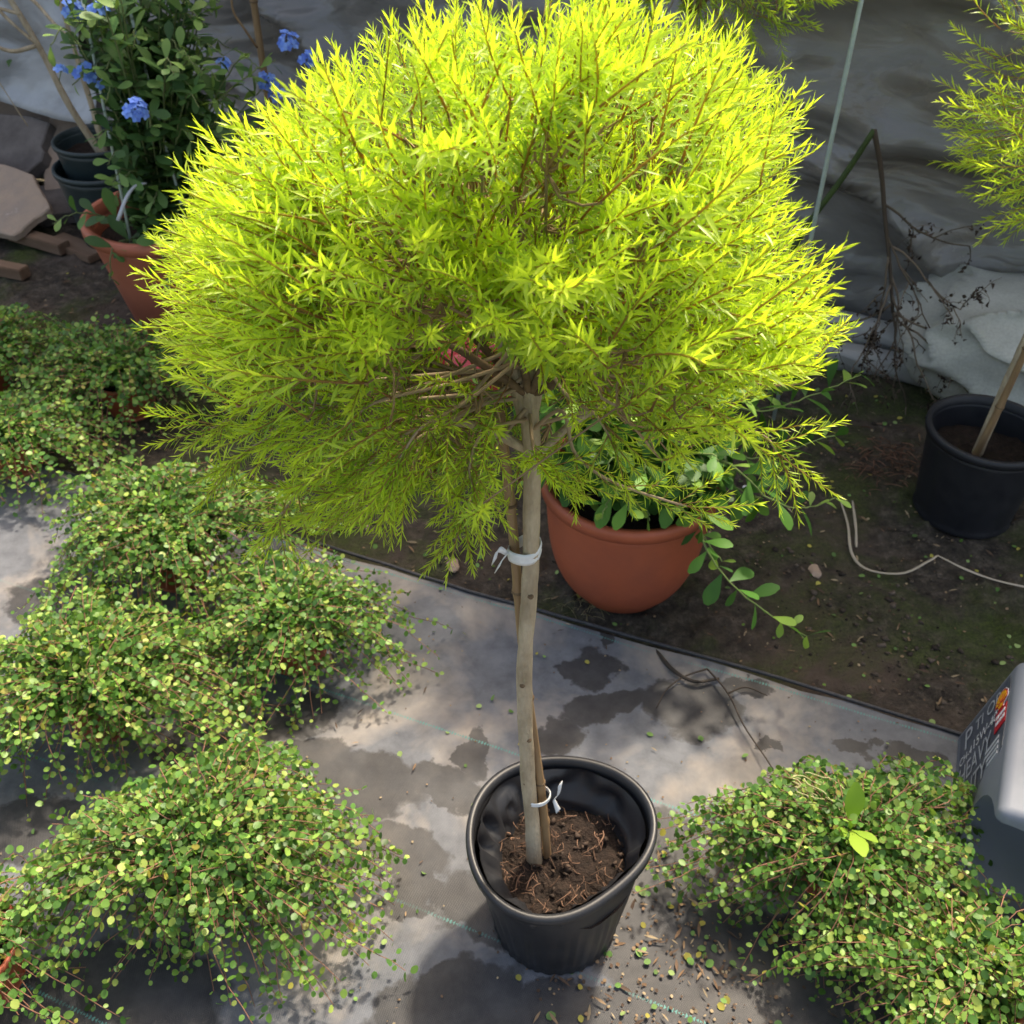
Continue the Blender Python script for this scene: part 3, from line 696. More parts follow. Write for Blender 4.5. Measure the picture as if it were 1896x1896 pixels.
# ------------------------------------------------------------------ wire vines in small terracotta pots
VL = leaf_template(1, .90, [.40, .97, .93, .36], .14, .05)
VCOL = np.array([(.06, .155, .032), (.08, .195, .038), (.105, .235, .045), (.15, .29, .055), (.22, .36, .075), (.32, .42, .10), (.045, .10, .025), (.07, .17, .045), (.30, .28, .06), (.10, .20, .06)])
def vine(x, y, rx, ry, h, nst, label, seed, npart=260, shade=1., sz=.0138, potR=.085, skew=(0, 0), sun_tint=0., aim=None):
    r = np.random.default_rng(seed); z0 = gz(x, y); loc = np.array([x, y, z0])
    p = pot((x, y, z0-.001), potR, .115, potR*.68, label.replace('wire vine', 'pot').split(' with ')[0] if False else VP[seed], MAT['terracotta'], 'small terracotta pots under the wire vines', .095, .014, .005, .003)
    root = thing('wire_vine', label, 'plant', loc+[0, 0, .095], 'wire vines in small pots'); loc = loc+[0, 0, .095]
    st = MB(); PA = []; TG = []; AG = []; SD = []; paths = []
    for q in range(nst):
        az = r.uniform(0, 6.283); out = math.sqrt(r.random())*1.02; stray = r.random() < .07
        lum = 1+.16*math.sin(az*3+seed)+.10*math.sin(az*5+seed*2)
        rho = out*lum*(1.3 if stray else 1)
        top = h*math.sqrt(max(0., 1-min(1., out)**2.4)); f = r.uniform(.03, .3) if stray else r.uniform(.0, 1.)**.55
        e = np.array([x+math.cos(az)*rx*rho+skew[0], y+math.sin(az)*ry*rho+skew[1], z0+.015+max(.01, top*f*r.uniform(.95, 1.12))])
        s = loc+np.array([r.uniform(-.5, .5)*potR, r.uniform(-.5, .5)*potR, 0])
        mid = s*.42+e*.58; mid[2] = max(.55*s[2]+.45*e[2]+.035, z0+.02+h*.86*math.sqrt(max(0, 1-(out*.58)**2.4))*(.45+.55*f)); mid[:2] += r.normal(0, .02, 2)
        q1 = s*.8+e*.2; q1[2] = s[2]+.5*(mid[2]-s[2])+.01
        lenn = np.linalg.norm(mid-s)+np.linalg.norm(e-mid); n = max(6, int(lenn/.0066))
        pa = smooth_path([s, q1, mid, e], n)+np.cumsum(r.normal(0, .0012, (n, 3)), 0); paths.append(pa)
    cat = np.concatenate(paths); cat[:, 2] = np.maximum(cat[:, 2], GZ(cat[:, 0], cat[:, 1])+.004); k0 = 0
    for pa in paths:
        n = len(pa); pa = cat[k0:k0+n]; k0 += n
        sub = pa[::3] if n > 9 else pa
        st.tube(sub-loc, np.linspace(.0012, .0007, len(sub)), 3, np.array([.20, .10, .065])*r.uniform(.7, 1.5), False)
        t0 = int(n*.25); PA.append(pa[t0:]); TG.append(nrm(np.gradient(pa, axis=0))[t0:]); AG.append(np.arange(t0, n)/n); SD.append(np.where(np.arange(t0, n) % 2, 1., -1.))
    P = np.concatenate(PA); Tg = np.concatenate(TG); ag = np.concatenate(AG); sdd = np.concatenate(SD)
    kp = r.random(len(P)) > .10; P, Tg, ag, sdd = P[kp], Tg[kp], ag[kp], sdd[kp]; n = len(P)
    side = nrm(np.cross(Tg, UP)+r.normal(0, .25, (n, 3)))*sdd[:, None]
    Zd = nrm(side+Tg*.5+r.normal(0, .3, (n, 3))+UP*.15); P = P+Zd*.002
    nn_ = nrm(UP*.75+r.normal(0, .55, (n, 3))+np.array([0, -.18, 0])); nn_ = nrm(nn_-(nn_*Zd).sum(1)[:, None]*Zd)
    R = np.stack([nn_, np.cross(Zd, nn_), Zd], 2)
    Sc = sz*r.uniform(.5, 1.3, n)*(1-.25*ag)
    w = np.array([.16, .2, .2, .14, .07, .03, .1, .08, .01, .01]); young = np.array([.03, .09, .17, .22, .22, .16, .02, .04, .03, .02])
    ci = np.where(r.random(n) < ag**2*.7+.05+sun_tint, r.choice(10, n, p=young/young.sum()), r.choice(10, n, p=w/w.sum()))  # young leaves at the tips; extra yellow ones paint sunlight onto chosen mounds
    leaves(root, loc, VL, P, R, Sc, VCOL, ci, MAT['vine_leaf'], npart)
    so = st.build('stems', MAT['twig'], root, True); so['kind'] = 'stuff'
    return root
VP = {101: 'small terracotta pot under the wire vine that overlaps the back edge of the weed mat',
      102: 'small terracotta pot under the wire vine trailing toward the tree trunk',
      103: 'small terracotta pot under the pale wire vine in the middle of the mat row',
      104: 'small terracotta pot under the big mounded wire vine left of the black pot',
      105: 'small terracotta pot under the wire vine cut off by the mat corner',
      106: 'small terracotta pot under the wire vine with a weed growing in it',
      107: 'small terracotta pot under the sunlit wire vine in front of the weedy one',
      108: 'small terracotta pot under the shaded wire vine on the soil beside the left terracotta pot',
      109: 'small terracotta pot under the shaded wire vine furthest from the tree on bare soil',
      110: 'small terracotta pot under the shaded wire vine at the mat edge'}
vine(-.75, 1.69, .31, .27, .24, 430, 'wire vine spilling over the back edge of the weed mat', 101, 260)
vine(-.45, 1.45, .25, .22, .18, 320, 'wire vine with trailing stems reaching toward the tree trunk', 102, 260)
vine(-.79, 1.28, .31, .23, .22, 430, 'pale yellowish wire vine in the middle of the mat row', 103, 300, sun_tint=.25)
vine(-.50, .915, .31, .22, .22, 500, 'big mounded wire vine left of the black nursery pot', 104, 300, sun_tint=.10)
vine(-.83, .76, .19, .17, .15, 150, 'small wire vine beside the big mounded one at the mat corner', 105, 160)
vine(.555, .93, .275, .205, .20, 450, 'dense wire vine beside the grey can with a broad-leaved weed in it', 106, 300, sz=.0132)
vine(.68, .72, .26, .16, .17, 330, 'yellowish sunlit wire vine in front of the weedy one', 107, 300, sz=.0132, sun_tint=.35)
vine(-1.05, 2.36, .36, .26, .22, 210, 'shaded wire vine on the soil in front of the left terracotta pot', 108, 220, sz=.0155)
vine(-1.50, 2.48, .34, .32, .22, 220, 'shaded dull green wire vine on bare soil furthest from the golden tree', 109, 200, sz=.0155)
vine(-1.27, 2.10, .34, .22, .17, 210, 'shaded wire vine touching the back corner of the weed mat', 110, 200, sz=.0155)

# weed growing up in the right-hand vine
BL = leaf_template(1, .40, [.12, .25, .5, .9, 1., .8, .2], .18, .22)
def leaf_obj(name, templ, P, z, x, L, c, m, parent, loc, lab=None):
    z = nrm(z); x = np.asarray(x, float); x = nrm(x-x.dot(z)*z); y = np.cross(z, x); M = Matrix.Identity(4)
    r = np.stack([x, y, z], 1)*L
    for a_ in range(3):
        for b_ in range(3): M[a_][b_] = r[a_, b_]
        M[a_][3] = P[a_]-loc[a_]
    me = fmesh(name, templ[0], templ[1], np.tile(c, (len(templ[0]), 1))); me.materials.append(m)
    return link(name, me, None, parent, M)
wl_ = np.array([.535, .92, .13]); wr = thing('weed', 'light green broad-leaved weed standing up in the dense wire vine', 'plant', wl_)
for z, x, L, c in [((.05, .25, 1), (0, -1, .3), .082, (.20, .36, .035)), ((.0, -.75, .55), (0, .4, 1), .07, (.26, .40, .05)), ((.5, -.5, .5), (0, .4, 1), .05, (.22, .36, .045)), ((-.5, -.4, .5), (.2, -.2, 1), .045, (.2, .34, .04))]:
    leaf_obj('leaf', BL, wl_+np.array([0, 0, .05]), z, x, L, c, MAT['broad_leaf'], wr, wl_)
mb = MB(); mb.tube([(0, 0, -.03), (0, .003, .03), (0, .005, .06)], [.003, .0035, .002], 6, np.array([.25, .32, .12])); mb.build('stem', MAT['twig'], wr, True)
# dry tendril tangle lying on top of that vine
dt = np.array([.50, .99, .19]); mb = MB()
for q in range(7):
    pts = dt*0+rng.normal(0, .006, 3)+np.cumsum(np.vstack([[(-.03, .02, .0)], rng.normal(0, .007, (6, 3))*[1, 1, .4]+np.array([.008, -.006, -.001])]), 0)
    mb.tube(smooth_path(pts, 14), .0009, 4, np.array([.50, .47, .24]))
o = mb.build('dry_tendrils', MAT['twig'], None, True); o.location = dt; tag(o, 'straw-coloured tangle of dry tendrils lying on the dense wire vine', 'tendrils')

# ------------------------------------------------------------------ broad-leaved shrub in terracotta pot
OV = leaf_template(1, .46, [.12, .34, .62, .88, 1., .84, .28], .16, .18)
BC = np.array([(.065, .18, .032), (.052, .145, .03), (.08, .21, .036), (.11, .25, .04), (.042, .115, .025), (.20, .34, .07)])
def stem_leaves(r, pa, t0, step, size, zs=.3):
    n = len(pa); L = np.r_[0, np.cumsum(np.linalg.norm(np.diff(pa, axis=0), axis=1))]; T = nrm(np.gradient(pa, axis=0))
    P = []; Z = []; X = []; A = []; d = t0*L[-1]; k = 0
    while d < L[-1]:
        j = min(n-1, int(np.searchsorted(L, d))); az = k*2.4+r.uniform(-.4, .4)
        fr = frames(T[j:j+1], np.array([az]), r)[0]
        zd = nrm(fr[:, 0]*1.+T[j]*.55+UP*zs); nx = nrm(UP+T[j]*.4+r.normal(0, .3, 3)); nx = nrm(nx-nx.dot(zd)*zd)
        P.append(pa[j]+fr[:, 0]*.002); Z.append(zd); X.append(nx); A.append(d/L[-1]); d += step*r.uniform(.6, 1.3); k += 1
    return P, Z, X, A
def shrub(root, loc, stems, r, size, colors, step, npart, m, stemr=.0025, stemc=(.16, .22, .07), youngc=5, zs=.3, t0=.15):
    P = []; Z = []; X = []; A = []; mb = MB()
    for pts in stems:
        pa = smooth_path(pts, 26); pa[1:-1] += r.normal(0, .0012, (24, 3))
        mb.tube(pa-loc, np.linspace(stemr, stemr*.45, 26), 6, np.array(stemc)*r.uniform(.8, 1.2))
        a, b, c, d = stem_leaves(r, pa, t0, step, size, zs); P += a; Z += b; X += c; A += d
    P = np.array(P); Z = np.array(Z); X = np.array(X); A = np.array(A); R = np.stack([X, np.cross(Z, X), Z], 2)
    Sc = size*r.uniform(.6, 1.15, len(P))*(1-.45*A**3)
    ci = r.integers(0, len(colors)-1, len(P)); ci[(A > .85) & (r.random(len(P)) < .7)] = youngc
    leaves(root, loc, OV, P, R, Sc, colors, ci, m, npart)
    o = mb.build('stems', MAT['twig'], root, True)
    return root
rp = (.245, 1.665); zp = gz(*rp)
pot((rp[0], rp[1], zp-.002), .187, .30, .105, 'orange-red terracotta coloured pot with a broad-leaved shrub behind the golden tree', MAT['terracotta'], None, .245, .028, .012, .006, None, 0, 'flower_pot', True, (0, 0, 0), .0, .026)
sl = np.array([rp[0], rp[1], zp+.24]); r6 = np.random.default_rng(61)
sr = thing('leafy_shrub', 'glossy green broad-leaved shrub sprawling out of the orange-red pot behind the golden tree', 'plant', sl)
stems = []
def S3(*p): return [np.array(q, float) for q in p]
stems += [S3(sl, (.40, 1.60, .40), (.50, 1.56, .34), (.58, 1.56, .31), (.64, 1.57, .33)), S3(sl, (.36, 1.72, .46), (.46, 1.76, .43), (.56, 1.80, .43)), S3(sl, (.38, 1.62, .38), (.46, 1.62, .31), (.52, 1.64, .27)), S3(sl, (.40, 1.70, .44), (.52, 1.74, .42), (.62, 1.78, .43), (.72, 1.80, .47)),
          S3(sl, (.36, 1.60, .42), (.36, 1.47, .33), (.40, 1.42, .265), (.485, 1.385, .20), (.57, 1.36, .155)),
          S3(sl, (.34, 1.60, .36), (.37, 1.52, .29), (.41, 1.47, .25)),
          S3(sl, (.38, 1.66, .40), (.48, 1.66, .36), (.57, 1.69, .36), (.68, 1.72, .38)),
          S3(sl, (.38, 1.75, .46), (.50, 1.80, .45), (.58, 1.82, .48), (.63, 1.84, .50)),
          S3(sl, (.40, 1.78, .46), (.50, 1.84, .46), (.60, 1.90, .46), (.70, 1.95, .48)),
          S3(sl, (.16, 1.72, .44), (.05, 1.74, .47), (-.02, 1.74, .46), (-.07, 1.73, .48)),
          S3(sl, (.15, 1.64, .42), (.07, 1.58, .38))]
for q in range(130):
    az = r6.uniform(0, 6.28); o_ = r6.uniform(.03, .21); h_ = r6.uniform(.06, .36)
    e = sl+np.array([math.cos(az)*o_, math.sin(az)*o_, h_]); s0 = sl+np.array([math.cos(az)*.03, math.sin(az)*.03, 0])
    stems.append([s0, s0*.6+e*.4+[0, 0, .05], e, e+np.array([math.cos(az)*.03, math.sin(az)*.03, -.01])])
shrub(sr, sl, stems, r6, .076, BC, .019, 300, MAT['broad_leaf'])

# ------------------------------------------------------------------ plumbago in left terracotta pot
lp_ = (-1.02, 2.86); zl = gz(*lp_)
pot((lp_[0], lp_[1], zl-.002), .235, .36, .145, 'large pale terracotta coloured pot holding the blue-flowered shrub', MAT['terracotta_pale'], None, .29, .034, .016, .007, None, 0, 'flower_pot', True, (0, 0, 0), 0)
pl = np.array([lp_[0], lp_[1], zl+.285]); r7 = np.random.default_rng(71)
pr = thing('plumbago_shrub', 'tall bushy dark green shrub with pale blue flower clusters in the pale terracotta pot', 'plant', pl)
PC = np.array([(.085, .18, .055), (.06, .135, .045), (.095, .20, .06), (.12, .23, .07), (.055, .115, .04), (.17, .28, .08)])
stems = []
for q in range(150):
    az = r7.uniform(0, 6.28); h_ = r7.uniform(.05, .72)**.9; o_ = r7.uniform(.02, .17+.20*h_)*(1-.45*max(0, -math.cos(az)))
    e = pl+np.array([math.cos(az)*o_+.045, math.sin(az)*o_, h_]); s0 = pl+np.array([math.cos(az)*.05, math.sin(az)*.05, 0])
    stems.append([s0, s0*.5+e*.5+np.array([-math.cos(az)*.03, -math.sin(az)*.03, .03]), e, e+np.array([math.cos(az)*.06, math.sin(az)*.06, -.015])])
stems += [S3(pl, (-1.16, 2.74, .40), (-1.22, 2.70, .42), (-1.27, 2.68, .40)), S3(pl, (-.85, 2.85, .62), (-.72, 2.95, .72), (-.66, 3.0, .74)), S3(pl, (-.88, 2.9, .5), (-.76, 3.0, .62), (-.70, 3.05, .66)),
          S3(pl, (-1.1, 2.66, .35), (-1.12, 2.60, .27)), S3(pl, (-.98, 2.66, .36), (-.95, 2.60, .26))]
shrub(pr, pl, stems, r7, .078, PC, .024, 300, MAT['broad_leaf'], .003, (.12, .15, .06), 5, .15, .05)
# flower clusters
PT = leaf_template(1, .95, [.25, .8, 1., .75, .25], .05, .12)
FC = np.array([(.17, .33, .88), (.25, .43, .94), (.13, .25, .78)])
def cluster(c, axis, nfl, spread, seed, par, loc):
    r = np.random.default_rng(seed); c = np.array(c, float)-loc; axis = nrm(axis)
    h = bpy.data.objects.new('flower_cluster', None); COL.objects.link(h); h.parent = par; h.location = c; h.empty_display_size = .02
    mb = MB()
    fr = frames(axis[None], np.array([0.]), r)[0]
    mb.tube([-axis*.06, -axis*.02, axis*0], .0012, 5, np.array([.14, .2, .07]))
    fl = []
    for q in range(nfl):
        a = q*2.4+r.uniform(-.3, .3); ro = spread*(1 if nfl < 5 else math.sqrt((q+.8)/nfl)); d = nrm(axis*1.1+(fr[:, 0]*math.cos(a)+fr[:, 1]*math.sin(a))*(.6+.5*r.random()))
        p = (fr[:, 0]*math.cos(a)+fr[:, 1]*math.sin(a))*ro+axis*r.uniform(0, .01)
        mb.tube([axis*-.012, p*.6, p], .0008, 4, np.array([.22, .2, .34])); fl.append((p, d))
    mb.build('pedicel', MAT['twig'], h, True)
    for p, d in fl:
        fm = MB(); f2 = frames(d[None], None, r)[0]
        for k in range(5):
            a = k*1.2566; z = nrm(f2[:, 0]*math.cos(a)+f2[:, 1]*math.sin(a)+d*.22); x = nrm(d-d.dot(z)*z); R = np.stack([x, np.cross(z, x), z], 1)
            fm.add(PT[0]@R.T*.0135+p, PT[1], FC[r.integers(0, 3)]*r.uniform(.85, 1.15))
        fm.build('flower', MAT['petal'], h, True)
view = lambda p: nrm(np.array([0, 0, CZ])-np.array(p))
for q, (p, n_f, sp) in enumerate([((-.93, 2.58, .745), 13, .026), ((-.62, 3.0, .79), 9, .03), ((-.57, 3.0, .74), 5, .018), ((-.69, 3.0, .68), 7, .024), ((-.67, 3.0, .645), 5, .018), ((-1.14, 2.7, .80), 2, .008), ((-1.09, 2.72, .79), 6, .022), ((-1.10, 2.78, .92), 7, .025), ((-1.02, 2.72, .94), 6, .022), ((-1.07, 2.74, .765), 4, .015), ((-.78, 2.9, .76), 3, .012)]):
    cluster(p, view(p)+np.array([0, 0, .4])+r7.normal(0, .25, 3), n_f, sp, 300+q, pr, pl)
# stakes in that pot
for x, y, x2, y2, ht, lab in [(-1.085, 2.72, -1.075, 2.80, .78, 'thin pale green stake standing at the front of the blue-flowered shrub'), (-.915, 2.74, -.98, 2.84, .62, 'thin pale green stake deeper inside the blue-flowered shrub')]:
    o = thing('plant_stake', lab, 'stake', (x, y, zl+.27)); mb = MB(); mb.tube([(0, 0, 0), ((x2-x)/2, (y2-y)/2, ht/2), (x2-x, y2-y, ht)], .0042, 8); mb.build('rod', MAT['rod'], o); mb = MB(); mb.tube([(x2-x, y2-y, ht-.004), (x2-x, y2-y, ht+.012)], [.0052, .004], 8); mb.build('cap', MAT['rod'], o)
mb = MB(); mb.tube(smooth_path([(0, 0, 0), (.03, .02, .055), (.05, .05, .075), (.07, .08, .07)], 12), np.linspace(.0055, .003, 12), 7); o = mb.build('dry_twig', MAT['print_grey']); o.location = (-1.06, 2.615, .44); tag(o, 'short pale grey cut twig leaning out of the pale terracotta pot', 'twig')
o = stake((-.80, 3.45, gz(-.80, 3.45)), (-.80, 3.45, 1.25), .012, 'brown bamboo stake standing upright behind the blue-flowered shrub', [.2, .42, .63, .84])
mb = MB(); mb.tube(smooth_path([(0, 0, 0), (-.02, -.02, .05), (-.05, -.03, .12), (-.03, -.02, .19), (.05, 0, .215), (.16, .02, .20), (.25, .03, .215)], 40), np.linspace(.004, .0025, 40), 6); o = mb.build('curved_tendril', MAT['bamboo']); o.location = (-.80, 3.40, .66); tag(o, 'pale brown dry tendril curving round the bamboo stake behind the blue flowers', 'tendril')

# green stacked pots and the bare shrub standing in them
gp = (-1.40, 3.42); zg = gz(*gp)
pot((gp[0]+.02, gp[1]-.02, zg-.002), .165, .29, .12, 'lower dark green pot of the stack behind the pale terracotta pot', MAT['green_plastic'], 'stacked dark green pots', .1, .018, .008)
pot((gp[0]+.01, gp[1]+.02, zg+.095), .150, .265, .105, 'upper dark green pot stacked inside the other, holding the bare shrub', MAT['green_plastic'], 'stacked dark green pots', .21, .016, .007)
bl = np.array([gp[0]+.03, gp[1]-.02, zg+.30]); r8 = np.random.default_rng(81)
br = thing('bare_shrub', 'nearly leafless pale brown shrub with two stems in the stacked dark green pots', 'shrub', bl)
for pts, ra in [([(0, 0, 0), (-.07, 0, .18), (-.12, .01, .36), (-.19, .02, .55), (-.26, .03, .8)], (.012, .007)), ([(.02, -.03, 0), (.015, -.03, .2), (.0, -.02, .42), (-.01, -.02, .8)], (.010, .006))]:
    noisy_tube(smooth_path(pts, 30), np.linspace(*ra, 30), 9, .0015, 9).build('stem', MAT['bark'], br)
for pts, ra in [([(-.12, .01, .36), (-.20, -.02, .35), (-.27, -.04, .40), (-.30, -.05, .46)], .007), ([(-.27, -.04, .40), (-.35, -.06, .44), (-.45, -.08, .43)], .005), ([(-.12, .01, .36), (-.18, .0, .43), (-.24, .0, .52), (-.26, 0, .62)], .006),
                ([(-.15, .01, .45), (-.22, .0, .47), (-.26, -.03, .455)], .006), ([(-.19, .02, .55), (-.10, 0, .50), (-.02, -.05, .43), (.05, -.08, .38)], .007), ([(-.27, -.03, .40), (-.28, -.03, .5), (-.24, -.02, .58), (-.33, 0, .68)], .005), ([(-.29, -.04, .38), (-.25, -.04, .25), (-.21, -.03, .12)], .0022)]:
    noisy_tube(smooth_path(pts, 16), np.linspace(ra, ra*.55, 16), 7, .0008, 10).build('branch', MAT['bark'], br)
for q in range(16):
    p = bl+np.array([r8.uniform(-.5, .0), r8.uniform(-.08, .05), r8.uniform(.25, .7)])
    leaf_obj('leaf', OV, p, r8.normal(0, 1, 3), (0, -.5, .8), .04, PC[r8.integers(0, 6)], MAT['broad_leaf'], br, bl)

# ------------------------------------------------------------------ broken slabs and timber at the left
def slab(poly, th, loc, rot, label, m, name='broken_slab', cat='slab', seed=0):
    bmx = bmesh.new(); r = np.random.default_rng(seed)
    pts = []
    for i_ in range(len(poly)):
        a_ = np.array(poly[i_]); b_ = np.array(poly[(i_+1) % len(poly)])
        for t in np.linspace(0, 1, 6)[:-1]: pts.append(a_+(b_-a_)*t+r.normal(0, .004, 2))
    top = [bmx.verts.new((p[0], p[1], th/2)) for p in pts]; bot = [bmx.verts.new((p[0]*1.01, p[1]*1.01, -th/2)) for p in pts]; n = len(pts)
    bmx.faces.new(top); bmx.faces.new(bot[::-1])
    for i_ in range(n): bmx.faces.new((top[i_], bot[i_], bot[(i_+1) % n], top[(i_+1) % n]))
    bmesh.ops.triangulate(bmx, faces=[f for f in bmx.faces if len(f.verts) > 4]); bmesh.ops.subdivide_edges(bmx, edges=[e for e in bmx.edges if e.calc_length() > .06], cuts=2)
    bmesh.ops.triangulate(bmx, faces=bmx.faces)
    for v in bmx.verts: v.co += Vector((0, 0, .006*mnoise.noise(v.co*9+Vector((seed, 0, 0)))))
    me = bpy.data.meshes.new(name); bmx.to_mesh(me); bmx.free()
    o = link(name, me, m); o.location = loc; o.rotation_euler = [math.radians(q) for q in rot]
    bv = o.modifiers.new('b', 'BEVEL'); bv.width = .004; bv.limit_method = 'ANGLE'
    return tag(o, label, cat)
slab([(-.22, -.15), (.1, -.16), (.2, .0), (.17, .16), (-.2, .18)], .05, (-1.93, 3.82, .15), (38, 0, -18), 'dark grey broken slab leaning on the heap under the pale plastic sheet', MAT['slab_dark'], seed=1)
slab([(-.14, -.18), (.07, -.17), (.13, .02), (.1, .17), (-.12, .15)], .035, (-1.62, 3.86, .16), (42, 6, 10), 'tan broken slab propped upright beside the stacked green pots', MAT['slab'], seed=2)
slab([(-.25, -.1), (.22, -.12), (.25, .1), (-.2, .12)], .04, (-1.95, 4.05, .225), (30, 0, -20), 'pinkish slab edge tucked under the pale plastic sheet', MAT['slab'], seed=3)
slab([(-.28, -.14), (.2, -.12), (.26, .04), (.1, .15), (-.25, .16)], .03, (-1.86, 3.50, .115), (24, 4, -24), 'tan curled board lying in front of the broken slabs', MAT['slab'], name='curled_board', cat='board', seed=4)
slab([(-.2, -.12), (.2, -.1), (.18, .12), (-.18, .12)], .05, (-1.75, 3.62, .04), (6, 0, 14), 'dark flat slab at the bottom of the heap', MAT['slab_dark'], seed=5)
slab([(-.12, -.16), (.1, -.14), (.08, .14), (-.1, .16)], .03, (-2.12, 3.42, .10), (30, -25, 10), 'tan slab fragment at the far end of the heap', MAT['slab'], seed=6)
def plank(loc, L, w, h, rz, label, ry=0):
    bmx = bmesh.new(); bmesh.ops.create_cube(bmx, size=1); 
    for v in bmx.verts: v.co = Vector((v.co.x*L, v.co.y*w, v.co.z*h))
    bmesh.ops.bevel(bmx, geom=bmx.edges[:], offset=.003, segments=2, affect='EDGES'); me = bpy.data.meshes.new('timber_offcut'); bmx.to_mesh(me); bmx.free()
    o = link('timber_offcut', me, MAT['wood']); o.location = loc; o.rotation_euler = (0, ry, math.radians(rz)); tag(o, label, 'wood')
plank((-1.66, 3.36, .033), .26, .05, .04, -28, 'reddish timber offcut poking out from under the curled board')
plank((-1.73, 3.16, .03), .24, .045, .04, -20, 'brown square timber offcut lying nearest the mossy soil')
plank((-1.52, 3.33, .02), .24, .08, .025, -35, 'flat grey-brown timber offcut beside the stacked green pots')

# ------------------------------------------------------------------ right side: sack, black pot with second tree, can
def sack():
    nu, nv = 150, 80; u = np.linspace(0, 2*math.pi, nu, endpoint=False); v = np.linspace(-math.pi/2, math.pi/2, nv)
    U, Vv = np.meshgrid(u, v); e1, e2 = .75, .62
    f = lambda c, e: np.sign(c)*np.abs(c)**e
    X = .52*f(np.cos(Vv), e1)*f(np.cos(U), e2); Y = .25*f(np.cos(Vv), e1)*f(np.sin(U), e2); Z = .185*f(np.sin(Vv), .8)
    P = np.stack([X.ravel(), Y.ravel(), Z.ravel()], 1); d = nrm(P)
    q = P*np.array([1, 1, 1.]); cre = (1-np.abs(fbm(np.stack([q[:, 0]*4.2+q[:, 2]*6, q[:, 1]*4, q[:, 2]*3-q[:, 0]*2.5], 1), 2, 77)))**9
    P += d*(.045*fbm(P*3.2, 2, 70)+.055*cre+.006*fbm(P*16, 3, 74))[:, None]
    P[:, 2] = np.maximum(P[:, 2], -.165); P[:, 2] += .165
    P[:, 2] *= 1+.15*np.clip(P[:, 0]/.5, -1, 1)
    i_ = np.arange(nv-1)[:, None]*nu; j_ = np.arange(nu)[None]; j2_ = (j_+1) % nu
    o = link('woven_sack', fmesh('woven_sack', P, np.stack([i_+j_, i_+j2_, i_+nu+j2_, i_+nu+j_], -1).reshape(-1, 4)), MAT['sack'])
    o.location = (1.60, 2.40, .0); o.rotation_euler.z = math.radians(-14)
    tag(o, 'full grey-green woven sack lying against the plastic wall', 'sack')
sack()
bp = (1.10, 1.925); zb = gz(*bp)
pot((bp[0], bp[1], zb-.002), .142, .245, .112, 'dusty black nursery pot on the soil in front of the woven sack', MAT['navy_plastic'], 'black nursery pots', .165, .02, .009, .004, None, 0, 'nursery_pot', True, (0, 0, 0), 0)
t2 = np.array([bp[0]-.012, bp[1], zb+.16])
def keep2(p, tip, rr, r): return ~((p[:, 2] < .80) & (np.abs(p[:, 0]-1.12) < .1))
tr2 = golden_tree(t2, (1.21, 1.85, 1.0), (.37, .34, .32, .30), 850, (1.13, 1.92, .80), 28, None, 'yellow-green standard tree growing from the dusty black pot by the sack', 'golden standard trees', 23, 140, .022, .6, None, None, keep2)
noisy_tube(smooth_path([(0, 0, -.01), (.012, 0, .2), (.025, 0, .4), (.042, -.005, .62)], 24), np.linspace(.013, .010, 24), 9, .001, 12).build('trunk', MAT['bark'], tr2)
stake((bp[0]-.022, bp[1]-.012, zb+.155), (bp[0]+.05, bp[1]-.008, zb+.85), .0085, 'brown bamboo stake standing in the dusty black pot by the sack', [.22, .43, .7], taper=.8)
# third tree, behind the crown of the first
b3 = (.40, 2.42); z3 = gz(*b3)
pot((b3[0], b3[1], z3-.002), .142, .245, .112, 'black nursery pot hidden behind the leafy shrub by the wall', MAT['navy_plastic'], 'black nursery pots', .165, .02, .009, .004, None, 0, 'nursery_pot')
t3 = np.array([b3[0], b3[1], z3+.16])
tr3 = golden_tree(t3, (.42, 2.42, 1.23), (.30, .26, .28, .26), 500, (.40, 2.42, 1.0), 28, None, 'greener standard tree behind the bright golden crown by the wall', 'golden standard trees', 29, 100, .024, .3)
noisy_tube(smooth_path([(0, 0, -.01), (.005, 0, .3), (0, 0, .6), (0, 0, .86)], 24), np.linspace(.013, .010, 24), 9, .001, 13).build('trunk', MAT['bark'], tr3)
# vertical pale rod
o = thing('plant_stake', 'tall slender pale green rod standing between golden tree and plastic wall', 'stake', (.712, 2.30, -.02)); mb = MB(); mb.tube([(0, 0, 0), (.006, 0, .8), (.018, 0, 1.75)], .0055, 8); mb.build('rod', MAT['rod'], o)
mb = MB(); mb.tube([(.018, 0, 1.745), (.018, 0, 1.765)], [.0068, .005], 8); mb.build('cap', MAT['rod'], o)

